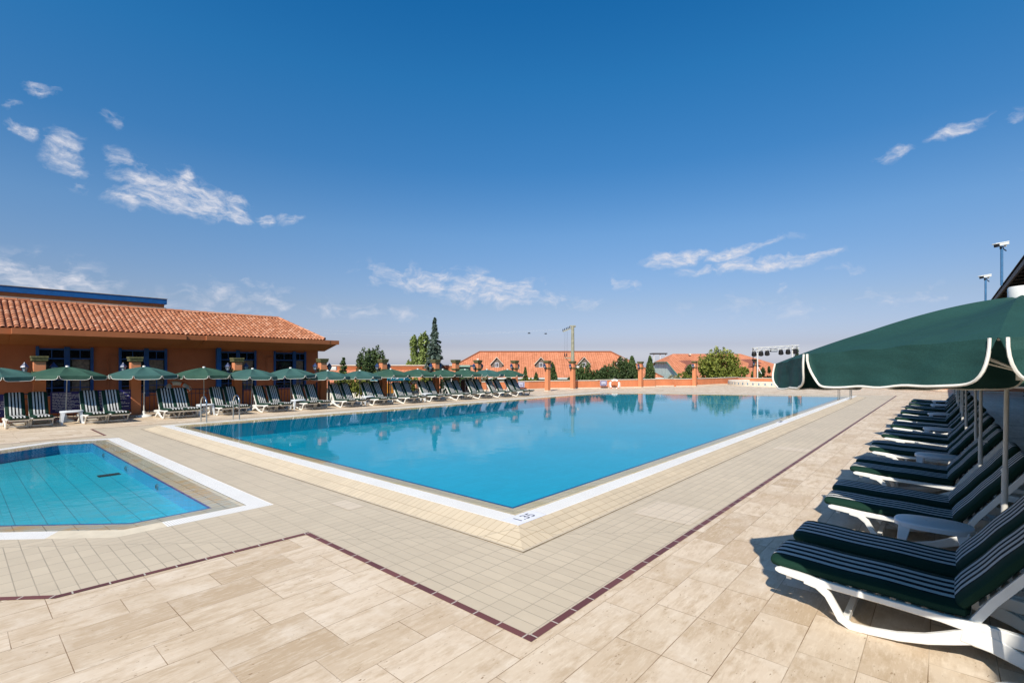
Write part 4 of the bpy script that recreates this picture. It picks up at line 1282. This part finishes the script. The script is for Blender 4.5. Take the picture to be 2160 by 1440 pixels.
mb = MB(); mb.tube([((1598-1587)/97*wR, 0, 1.75), ((1603.5-1587)/97*wR, -.3, 1.0)], .03, 6); mb.build('brace', M['whitemetal'], rig)
for u in (1589.5, 1604, 1617, 1646, 1661, 1676):
    x = (u-1587)/97*wR; zz = z0+(z1-z0)*x/wR
    mt = Matrix.Translation((x, -.1, zz-.36)) @ Matrix.Rotation(R(35+random.uniform(-15, 15)), 4, 'X') @ Matrix.Rotation(R(-20), 4, 'Y')
    mb = MB(); mb.lathe([(0, .22), (.14, .19), (.20, .02), (.24, -.28), (.21, -.28), (.18, 0), (0, 0)], 12)
    mb.v = [tuple(mt @ Vector(p)) for p in mb.v]
    sp = mb.build('spotlight', M['dark'], rig, True)
    mb = MB(); mb.tube([(x-.16, -.1, zz-.28), (x-.16, -.1, zz-.10), (x, -.1, zz-.02), (x+.16, -.1, zz-.10), (x+.16, -.1, zz-.28)], .015, 5); mb.build('yoke', M['dark'], sp)
x = (1631-1587)/97*wR; zz = z0+(z1-z0)*x/wR
mb = MB(); mb.box(x-.33, -.16, zz-.36, x+.33, .05, zz-.06); mb.build('flood_panel', M['dark'], rig, bevel=.01)
mb = MB(); mb.box(x-.28, -.17, zz-.30, x+.28, -.161, zz-.12); mb.build('panel_glass', M['lampglass'], rig)

# ------------------------------------------------------------------ electricity pole
dE = 58.0
P = atd(1208, 800, dE)
ep = empty('electricity_pole', Vector((P.x, P.y, -3.2)), YAW, 'tall concrete electricity pole with crossarm and insulators behind the pillar', 'electricity pole')
zt = EYE+(YH-687)*dE/F+3.2
mb = MB(); mb.tube([(0, 0, 0), (0, 0, zt)], [.26, .17], 8); mb.build('pole', M['concrete'], ep, True)
px = dE/F
mb = MB(); mb.box(-1.25, -.06, -.06, .35, .06, .06, mat=Matrix.Translation((0, 0, zt-.22)) @ Matrix.Rotation(R(-22), 4, 'Y')); mb.box(-.35, -.12, zt-.08, .35, .12, zt+.04)
mb.box(-.95, -.05, zt-.2-(752-687)*px, .2, .05, zt-.1-(752-687)*px)
mb.build('crossarm', M['concrete'], ep)
for k in range(5):
    x = -1.15+.20*k; z = zt-.62+.085*k
    mb = MB(); mb.lathe([(0, z), (.07, z), (.03, z+.06), (.075, z+.1), (.03, z+.16), (.06, z+.2), (0, z+.26)], 8, cx=x); mb.build('insulator', M['dark'], ep, True)
mb = MB()
for x in (-1.0, -.8, -.62):
    mb.tube([(x, 0, zt-.6), (x+.05, 0, zt-.2-(750-687)*px)], .007, 4)
mb.tube([(-.9, 0, zt-(752-687)*px), (-.15, 0, zt-(772-687)*px)], .03, 5)
mb.build('drop_wires', M['dark'], ep)
for k, x in enumerate((-.95, -.72)):
    z = zt-.1-(750-687)*px
    mb = MB(); mb.lathe([(0, z), (.06, z), (.06, z+.25), (.03, z+.4), (0, z+.4)], 8, cx=x); mb.build('fuse_switch', M['dark'], ep, True)
for k, (u, v, lab) in enumerate(((1116, 703, 'small dark bird in flight left of the electricity pole, farther from it'), (1151, 704, 'small dark bird in flight left of the electricity pole, nearer to it'))):
    P = atd(u, v, 50)
    o = empty('bird', P, YAW+.5*k, lab, 'bird', 'birds in the sky')
    mb = MB(); mb.tube([(-.16, 0, 0), (-.08, 0, .01), (0, 0, .02), (.1, 0, .01), (.17, 0, .0)], [.01, .04, .05, .035, .01], 8); mb.build('body', M['birdmat'], o, True)
    for s in (-1, 1):
        mb = MB(); pts = [(-.06, 0, .02), (.07, 0, .02), (.03, s*.16, .09), (-.04, s*.14, .09)]; mb.face(pts); mb.face([(.03, s*.16, .09), (-.04, s*.14, .09), (-.10, s*.30, .03)])
        mb.build('wing', M['birdmat'], o)
# overhead line
mb = MB(); A_, B_ = atd(1190, 694, dE), atd(600, 690, 62)
for dz in (0, .5):
    pts = [A_.lerp(B_, k/16)-Vector((0, 0, 1))*(1.2*4*(k/16)*(1-k/16)*.5+dz*k/16) for k in range(17)]
    mb.tube(pts, .003, 4)
wr = mb.build('overhead_line', M['polemat']); tag(wr, 'thin pale overhead wires running left from the electricity pole', 'wire')

# ------------------------------------------------------------------ far houses
def roof_face(mb, pts, mi=0):
    pts = [Vector(p) for p in pts]
    e = (pts[1]-pts[0]).normalized(); nn = (pts[1]-pts[0]).cross(pts[2]-pts[0]).normalized(); up = nn.cross(e)
    mb.face(pts, mi, [((p-pts[0]).dot(e), (p-pts[0]).dot(up)) for p in pts])
GZ = -3.2
def fixed(root):   # root placed at camera axis frame: local x = right, local y = depth
    root.location = (0, 0, 0); root.rotation_euler = (0, 0, YAW)
def dormer(root, x, y, z, w, h, dep, wall=None, flip=False):
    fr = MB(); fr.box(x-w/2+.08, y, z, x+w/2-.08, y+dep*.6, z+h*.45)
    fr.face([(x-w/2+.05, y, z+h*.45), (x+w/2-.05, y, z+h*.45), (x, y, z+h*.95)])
    d_ = fr.build('dormer', plain('dormer_dark_board', (.16, .13, .11), .9, .2), root)  # dark boarded surround of the dormer window
    mb = MB(); mb.box(x-.26, y-.03, z+.02, x+.26, y-.002, z+.72); mb.build('window', M['signwhite'], d_)
    mb = MB(); mb.box(x-.20, y-.036, z+.08, x-.03, y-.032, z+.66); mb.box(x+.03, y-.036, z+.08, x+.20, y-.032, z+.66); mb.build('pane', M['glass'], d_)
    mb = MB()
    for s in (-1, 1):
        roof_face(mb, [(x+s*(w/2+.08), y-.18, z+h*.30), (x+s*(w/2+.08), y+dep, z+h*.30), (x, y+dep, z+h), (x, y-.18, z+h)])
    mb.build('dormer_roof', M['dormroof'], d_)
    mb = MB()
    for s in (-1, 1): mb.tube([(x+s*(w/2+.1), y-.19, z+h*.28), (x, y-.19, z+h*1.0)], .05, 4)
    mb.build('barge_board', M['cap'], d_)
H1 = empty('tiled_house', (0, 0, 0), 0, 'long cream house with big orange tiled hip roof and white dormers', 'house'); fixed(H1)
dr, de = 75.0, 69.0
zr = EYE+(YH-742)*dr/F; ze = EYE-(796-YH)*de/F
xl, xr = (1012-1080)/F*dr, (1288-1080)/F*dr; el_, er_ = xl-6.2, xr+6.2; db = 81.0
mb = MB()
roof_face(mb, [(el_, de, ze), (er_, de, ze), (xr, dr, zr), (xl, dr, zr)])
roof_face(mb, [(er_, de, ze), (er_, db, ze), (xr, dr, zr)]); roof_face(mb, [(el_, db, ze), (el_, de, ze), (xl, dr, zr)]); roof_face(mb, [(er_, db, ze), (el_, db, ze), (xl, dr, zr), (xr, dr, zr)])
mb.build('roof', M['farroof'], H1)
mb = MB(); mb.tube([(xl, dr, zr+.03), (xr, dr, zr+.03)], .12, 6); mb.tube([(xl, dr, zr+.03), (el_, de, ze+.03)], .12, 6); mb.tube([(xr, dr, zr+.03), (er_, de, ze+.03)], .12, 6); mb.build('ridge_tiles', M['farroof'], H1)
mb = MB(); mb.box(el_+.8, de+.7, GZ, er_-.8, db-.8, ze-.02); mb.build('wall', M['cream'], H1)
mb = MB(); mb.box(el_, de-.08, ze-.22, er_, de-.0, ze-.02); mb.build('gutter', M['whitemetal'], H1)
for u in (1048, 1141, 1232, 1312):
    yy = 71.3; x = (u-1080)/F*yy; z = ze+(zr-ze)*(yy-de)/(dr-de)-.05
    dormer(H1, x, yy-.05, z, 1.75, 1.5, 2.6)
for k, u in enumerate((1120, 1180, 1060, 1000, 1250)):
    x = (u-1080)/F*69.6; mb = MB(); mb.box(x-.5, de+.66, -1.9, x+.5, de+.69, -.6); mb.build('window', M['glass'], H1)
mb = MB(); mb.box(-5.2+.0, de+3.5, zr-1.6, -4.9, de+3.8, zr-1.0); mb.build('vent', M['cap'], H1)

H2 = empty('gabled_house', (0, 0, 0), 0, 'mint green gable-ended house with orange roof behind the low wall', 'house'); fixed(H2)
dc, df, dbk = 75.0, 66.0, 84.0
zr2 = EYE+(YH-746)*dc/F; ze2 = EYE-(797-YH)*df/F
xl2 = 22.6; xr2 = (1562-1080)/F*dc; er2 = xr2+6.8
zc = 2.35; tclip = (zr2-zc)/(zr2-ze2); dcl = 9*tclip
mb = MB()
roof_face(mb, [(xl2, df, ze2), (er2, df, ze2), (xr2, dc, zr2), (xl2+1.9, dc, zr2), (xl2, dc-dcl, zc)])
roof_face(mb, [(er2, dbk, ze2), (xl2, dbk, ze2), (xl2, dc+dcl, zc), (xl2+1.9, dc, zr2), (xr2, dc, zr2)])
roof_face(mb, [(er2, df, ze2), (er2, dbk, ze2), (xr2, dc, zr2)])
roof_face(mb, [(xl2, dc+dcl, zc), (xl2, dc-dcl, zc), (xl2+1.9, dc, zr2)])
mb.build('roof', M['farroof'], H2)
mb = MB()
X = xl2+.25
mb.face([(X, df+.3, GZ), (X, dbk-.3, GZ), (X, dbk-.3, ze2-.02), (X, dc+dcl, zc-.15), (X, dc-dcl, zc-.15), (X, df+.3, ze2-.02)])
mb.box(X+.002, df+.6, GZ, er2-.6, dbk-.6, ze2-.05)
mb.build('wall', M['mint'], H2)
mb = MB(); mb.tube([(xl2, df, ze2-.08), (xl2, dc-dcl, zc-.08), (xl2, dc+dcl, zc-.08)], .10, 4); mb.build('verge_board', plain('green_board', (.10, .26, .20), .6, .1), H2)
for u, yy in ((1452, 70.0), (1585, 70.5)):
    x = (u-1080)/F*yy; z = ze2+(zr2-ze2)*(yy-df)/(dc-df)-.05
    mb = MB()
    roof_face(mb, [(x-1.2, yy-1.0, z-.4), (x-1.9, yy+2.2, z+.85), (x+1.0, yy+2.2, z+.95), (x+1.0, yy-1.0, z+.35)])
    mb.build('dormer_roof', M['dormroof'], H2)
mb = MB(); x = (1455-1080)/F*74; mb.box(x-.15, 73.8, zr2-.2, x+.15, 74.2, zr2+.0); mb.build('vent', M['cap'], H2)
x = (1392-1080)/F*80
RB = empty('roof_shelter', (0, 0, 0), 0, 'small dark flat shelter peeking over the mint house roof', 'shelter'); fixed(RB)
mb = MB(); mb.box(x-1.4, 79, 3.6, x+.9, 81, 3.78); mb.build('slab', M['darkwood'], RB)
for xx in (x-1.2, x-.2, x+.7):
    mb = MB(); mb.box(xx-.05, 79.2, GZ, xx+.05, 79.3, 3.6); mb.build('post', M['whitemetal'], RB)
H0 = empty('low_house', (0, 0, 0), 0, 'low orange building with a lean-to tiled roof behind the umbrellas', 'house'); fixed(H0)
x0, x1 = (655-1080)/F*48, (955-1080)/F*48
mb = MB(); mb.box(x0, 48, GZ, x1, 54, 1.80); mb.build('wall', M['wall'], H0)
mb = MB(); mb.box(x0-.1, 47.93, 1.80, x1+.1, 54.1, 1.88); mb.build('coping', M['cap'], H0)
mb = MB(); roof_face(mb, [(x0, 43.0, -.15), (x1, 43.0, -.15), (x1, 47.99, 1.40), (x0, 47.99, 1.40)]); mb.build('roof', M['farroof'], H0)
mb = MB(); mb.box(x0, 43.4, GZ, x1, 47.9, -.17); mb.build('lower_wall', M['cream'], H0)
# green shed right of pillar at 961-985
mb = MB(); g_ = empty('garden_shed', (0, 0, 0), 0, 'green roofed shed at the left foot of the orange hip roof', 'shed'); fixed(g_)
xa, xb = (966-1080)/F*55, (988-1080)/F*55
mb.box(xa, 55, GZ, xb, 58, 1.65); mb.build('wall', plain('green_wall', (.10, .20, .15), .8, .15), g_)
mb = MB(); mb.box(xa-.2, 54.8, 1.66, xb+.2, 58.2, 1.86); mb.build('roof', plain('pale_green', (.30, .42, .34), .8, .1), g_)

# ------------------------------------------------------------------ dark roof building on the right with camera poles
RBd = empty('covered_terrace', (2.4, 20, 0), 0, 'dark roofed terrace with deep corrugated eave at the right edge', 'building')
XE, ZE = 2.45, 6.25
def rb(mb, name, mat, **k):
    o = mb.build(name, mat, RBd, **k); o.location = (-2.4, -20, 0); return o
mb = MB(); rows = []
Y0, Y1 = -6.0, 46.8
n = int((Y1-Y0)/.09)
top_ = []; 
for k in range(n+1):
    y = Y0+(Y1-Y0)*k/n; dz = .045 if k % 2 else -.03
    rows.append([(XE, y, ZE+.05+dz), (XE+6.5, y, ZE+3.0+dz)])
mb.grid(rows); rb(mb, 'roof', M['darkwood'])
mb = MB(); mb.box(XE+.05, Y0, ZE-.22, XE+.13, Y1, ZE+.0); rb(mb, 'fascia', plain('dark_gutter', (.045, .033, .03), .6, .2))
mb = MB(); mb.face([(XE+.13, Y0, ZE-.1), (XE+.13, Y1, ZE-.1), (XE+6.5, Y1, ZE+1.2), (XE+6.5, Y0, ZE+1.2)]); rb(mb, 'soffit', M['darkwood'])
mb = MB(); y = Y0
while y < Y1:
    mb.box(XE+.15, y, ZE-.14, XE+3.5, y+.10, ZE-.02); y += 1.4
rb(mb, 'rafters', M['darkwood'])
mb = MB(); mb.box(XE+4.2, Y0, 0, XE+4.5, Y1, 7.2); rb(mb, 'wall', M['darkwood'])
for y in (34.5, 40.5, 46.3):
    mb = MB(); mb.box(XE+1.6, y, 0, XE+1.9, y+.3, ZE+.2); rb(mb, 'post', M['darkwood'])
# stacked dark crates by the wall
for k, (x, y, s, lab) in enumerate(((4.3, 38.0, 0, 'dark stacked pallet pile in the shade of the terrace, lower one'), (4.4, 41.2, 0, 'dark stacked pallet pile in the shade of the terrace, farther one'))):
    o = empty('pallet_stack', (x, y, 0), 0, lab, 'pallets')
    for q in range(6):
        mb = MB(); mb.box(-.8, -1.1, .2*q+.02, .8, 1.1, .2*q+.08)
        for xx in (-.75, -.05, .65): mb.box(xx, -1.05, .2*q+.08, xx+.1, 1.05, .2*q+.20)
        mb.build('pallet', M['darkwood'], o)
def cctv(P, zb, lab, d):
    root = empty('camera_pole', Vector((P.x, P.y, zb)), YAW, lab, 'camera pole', 'white camera housings on blue poles')  # mast carries a camera housing, no lamp
    h = P.z-zb; sc = .60
    mb = MB(); mb.tube([(0, 0, 0), (0, 0, h-.25)], .06, 8); mb.build('pole', plain('blue_pole_paint', (.05, .16, .32), .5, .2), root, True)
    mb = MB(); mb.box(-.07, -.05, h-.32, .07, .05, h-.18); mb.tube([(0, 0, h-.25), (.25, 0, h-.42)], .03, 5); mb.build('bracket', M['dark'], root)
    mt = Matrix.Translation((0, 0, h-.05)) @ Matrix.Rotation(R(-10), 4, 'Y') @ Matrix.Scale(sc, 4)
    mb = MB(); mb.box(-.38, -.2, -.14, .52, .2, .13, mat=mt); mb.box(-.72, -.22, .06, .54, .22, .16, mat=mt); mb.box(.25, -.1, -.3, .35, .1, -.14, mat=mt)
    mb.build('housing', M['white'], root, bevel=.02)
    mb = MB(); mb.box(-.60, -.17, -.20, -.30, .17, .05, mat=mt); mb.build('lens_hood', M['dark'], root, bevel=.01)
    return root
def on_x(u, X): return on_line(u, X, 0)
P = on_x(2113, XE-.02); d = -P.x*SN+P.y*CS
P.z = EYE+(YH-513)*d/F; zb = EYE+(YH-602)*d/F
cctv(P, zb, 'white camera housing on the taller blue pole at the dark eave', d)
P2 = Vector((2.35, 46.0, 0)); P2 = on_x(2079, 2.2)
if P2.y > 48 or P2.y < 20: P2 = ld((2079-1080)/F*36.0, 36.0, 0)
d2 = -P2.x*SN+P2.y*CS
P2.z = EYE+(YH-581)*d2/F
cctv(P2, 1.0, 'white camera housing on the lower blue pole behind the near umbrella', d2)

# ------------------------------------------------------------------ trees
def leafcloud(mb, rnd, pts, size, flat=.0, up=.3):
    for p in pts:
        s = size*rnd.uniform(.6, 1.4)
        n = Vector((rnd.gauss(0, 1), rnd.gauss(0, 1), rnd.gauss(0, 1)+up)).normalized()
        a = n.orthogonal().normalized(); a = Matrix.Rotation(rnd.uniform(0, 6.28), 3, n) @ a; b = n.cross(a)
        p = Vector(p)
        mb.face([p-a*s*.5, p+b*s*.28, p+a*s*.5, p-b*s*.28])
def tree(name, P, label, cat, mat, gen, trunk_h, tr=.12, group=None, limbs=None):
    root = empty(name, P, 0, label, cat, group)
    mb = MB()
    mb.tube([(0, 0, 0), (.05, .02, trunk_h*.5), (0, 0, trunk_h)], [tr, tr*.75, tr*.3], 8)
    for l in limbs or []:
        mb.tube([l[0], Vector(l[0]).lerp(Vector(l[1]), .5)+Vector((0, 0, .15)), l[1]], [tr*.4, tr*.25, tr*.1], 5)
    mb.build('trunk', M['trunk'], root, True)
    mb = MB(); gen(mb); mb.build('crown', mat, root)
    return root
def broad(rx, ry, z0, z1, n, size, seed, clumps=40, spiky=0):
    def g(mb):
        rnd = random.Random(seed); zc = (z0+z1)/2; rz = (z1-z0)/2
        cl = []
        for k in range(clumps):
            while True:
                x, y, z = rnd.uniform(-1, 1), rnd.uniform(-1, 1), rnd.uniform(-1, 1)
                q = x*x+y*y+z*z
                if .25 < q < 1: break
            cl.append(Vector((x*rx, y*ry, zc+z*rz)))
        cr = min(rx, rz)*.34
        pts = []
        for k in range(n):
            c = cl[k % clumps]
            v = Vector((rnd.gauss(0, 1), rnd.gauss(0, 1), rnd.gauss(0, 1))).normalized()*cr*rnd.uniform(.5, 1.05)
            if spiky: v.z *= 1+spiky; v.x *= .55; v.y *= .55
            pts.append(c+v)
        leafcloud(mb, rnd, pts, size)
    return g
def cone(r, z0, z1, n, size, seed, power=1.0, tiers=0, droop=.0, lop=.12):
    def g(mb):
        rnd = random.Random(seed); pts = []
        H = z1-z0
        if tiers:
            per = max(1, n//(tiers*7))
            for t in range(tiers):
                f = (t+rnd.uniform(-.3, .3))/tiers; f = min(max(f, 0), .99)
                zz = z0+H*f; rr = r*(1-f)**power+.04
                nb = max(4, int(5+5*(1-f)))
                for b in range(nb):
                    a = rnd.uniform(0, 6.283); L_ = rr*rnd.uniform(.65, 1.15)
                    for k in range(per+2):
                        s = rnd.uniform(.08, 1)
                        wv_ = rnd.gauss(0, .07*rr+.02)
                        x = math.cos(a)*L_*s-math.sin(a)*wv_; y = math.sin(a)*L_*s+math.cos(a)*wv_
                        pts.append((x, y, zz-droop*L_*s*s+rnd.gauss(0, .04)+.08*L_*s**3))
        else:
            for k in range(n):
                f = rnd.random()**1.1; a = rnd.uniform(0, 6.283)
                rr = (r*(1-f)**power*(1-.5*max(0, .12-f)/.12)+.02)*(1+lop*math.sin(a*3+f*14))*rnd.uniform(.55, 1.05)
                pts.append((math.cos(a)*rr, math.sin(a)*rr, z0+H*f+rnd.gauss(0, .05)))
        leafcloud(mb, rnd, pts, size, up=0)
    return g
def tpos(u, d): 
    p = atd(u, 800, d); p.z = GZ; return p
def zz(v, d): return EYE-(v-YH)*d/F-GZ     # local height of the pixel row at depth d
px_ = lambda n, d: n*d/F
# dark broad tree
d = 40; tree('broadleaf_tree', tpos(784, d), 'dark broad tree with upright shoots behind the fence', 'tree', M['leafdark'], broad(px_(30, d), px_(30, d), zz(815, d), zz(741, d), 9000, .17, 1, 70, 1.0), zz(760, d), .16)
d = 38; tree('young_conifer', tpos(724, d), 'slim light conifer right of the building end', 'tree', M['leafcon'], cone(px_(15, d), zz(825, d), zz(751, d), 2600, .17, 2, .75, 14, .1), zz(755, d), .07)
d = 47; tree('spruce_tree', tpos(917, d), 'tall blue-green spruce, the tallest tree in view', 'tree', M['leafspruce'], cone(px_(31, d), zz(812, d), zz(668, d), 12000, .22, 3, .95, 34, .35), zz(672, d), .16)
d = 54; tree('willow_tree', tpos(888, d), 'light green willow leaning against the spruce', 'tree', M['leafwillow'], broad(px_(27, d), px_(27, d), zz(818, d), zz(708, d), 12000, .26, 4, 70, .7), zz(730, d), .16)
d = 50; tree('willow_shrub', tpos(874, d), 'small pale green drooping tree left of the willow', 'tree', M['leafwillow'], broad(px_(15, d), px_(15, d), zz(810, d), zz(750, d), 3600, .22, 5, 30, .8), zz(770, d), .08)
def shrub(u, w, vt, vb, d, mat, seed, lab, n=1800, size=.14, name='shrub'):
    tree(name, tpos(u, d), lab, 'shrub', mat, broad(px_(w/2, d), px_(w/2, d)*.8, zz(vb, d), zz(vt, d), n, size, seed, 26, .2), zz((vt+vb)/2, d), .05, 'shrubs behind the walls and fence')
shrub(728, 60, 797, 830, 34, M['leafyellow'], 11, 'yellowish shrub behind the railing next to the building')
shrub(763, 44, 800, 835, 33, M['leafyellow'], 12, 'low green shrub under the dark broad tree')
shrub(868, 50, 792, 830, 35, M['leafyellow'], 13, 'bright yellow-green hedge bush right of the teal parasol', 2600)
shrub(905, 46, 790, 830, 36, M['leafyellow'], 14, 'yellow-green hedge bush below the willow', 2600)
shrub(945, 46, 795, 830, 37, M['leafdark'], 15, 'dark leafy shrub behind the railing by the spruce pillar', 2200)
shrub(975, 34, 793, 822, 38, M['leafdark'], 16, 'dark spiky shrub left of the pale plumes', 1600)
shrub(994, 24, 790, 812, 40, M['leafpale'], 17, 'white plumed bush between two pillars', 900, .16)
shrub(1030, 44, 790, 818, 41, M['leafpale'], 18, 'pale dry plumed bush left of the last lounger pairs', 900, .16)
shrub(1040, 40, 800, 820, 42, M['leafdark'], 19, 'low dark shrub behind the low wall start', 1200)
d = 44
for u, w, vt, lab in ((1073, 14, 790, 'small dark conifer behind the second last pillar'), (1108, 12, 775, 'thin pointed conifer left of the lone pillar'), (1131, 14, 786, 'short conifer beside the lone pillar')):
    tree('small_conifer', tpos(u, d), lab, 'tree', M['leafcon'], cone(px_(w/2+2, d), zz(815, d), zz(vt, d), 1300, .13, u, .8), zz(vt+4, d), .05, 'small conifers beyond the wall')
shrub(1112, 40, 795, 812, 43, M['leafyellow'], 20, 'light green shrub behind the low wall by the thin conifer', 1800)
d = 46
for u, w, vt, lab in ((1165, 20, 766, 'dark upright conifer right of the lone pillar'), (1333, 26, 752, 'tall pointed cypress at the right end of the dark trees'), (1371, 20, 752, 'slim upright conifer against the mint wall')):
    tree('cypress_tree', tpos(u, d), lab, 'tree', M['leafcon'] if u != 1371 else M['leafcon'], cone(px_(w/2+3, d), zz(815, d), zz(vt, d), 4200, .15, u, .62), zz(vt+5, d), .08, 'conifers beyond the wall')
for u, w, vt, lab in ((1233, 52, 772, 'dark green tree just right of the electricity pole'), (1258, 44, 786, 'lower dark green tree left of the middle of the tree group'), (1283, 46, 774, 'rounded dark green tree in the middle of the group'), (1310, 50, 762, 'taller dark green tree beside the cypress')):
    d = 44+(u % 5)
    tree('dark_tree', tpos(u, d), lab, 'tree', M['leafcon'] if u == 1233 else M['leafdark'], broad(px_(w/2, d), px_(w/2, d)*.8, zz(822, d), zz(vt, d), 6500, .16, u, 60, .5), zz(vt+14, d), .1, 'dark trees beyond the low wall')
for u, w, vt, lab in ((1212, 30, 788, 'small dark bush right at the electricity pole'), (1340, 34, 778, 'low dark bush under the cypress')):
    shrub(u, w, vt, 812, 43, M['leafdark'], u, lab, 2200, .13)
shrub(1440, 34, 786, 806, 52, M['leafyellow'], 21, 'pale green shrub below the mint gable', 1500)
shrub(1420, 22, 790, 806, 50, M['leafpale'], 24, 'small pale shrub at the corner of the mint wall', 500)
d = 54; tree('round_tree', tpos(1455, d), 'small rounded green tree left of the yellow-green bush', 'tree', M['leafcon'], cone(px_(17, d), zz(812, d), zz(770, d), 3000, .17, 31, .5), zz(780, d), .08)
d = 56; tree('bamboo_bush', tpos(1517, d), 'large yellow-green bush with feathery tips behind the low wall', 'shrub', M['leafyellow'], broad(px_(44, d), px_(34, d), zz(812, d), zz(744, d), 12000, .22, 32, 90, .6), zz(770, d), .15)
shrub(1565, 50, 778, 812, 54, M['leafyellow'], 33, 'lower yellow-green bush beside the large feathery one', 3600, .19)
shrub(1620, 50, 777, 808, 56, M['leafdark'], 34, 'clipped dark hedge right of the whirlpool pillar', 3600, .16, 'hedge')
shrub(1660, 44, 780, 808, 56, M['leafdark'], 35, 'dark hedge hidden behind the foreground umbrella', 1600, .16, 'hedge')
d = 66; tree('small_conifer', tpos(1681, d), 'dark conifer tip beneath the right end of the light truss', 'tree', M['leafdark'], cone(px_(8, d), zz(815, d), zz(733, d), 1800, .2, 36, .55), zz(738, d), .08)
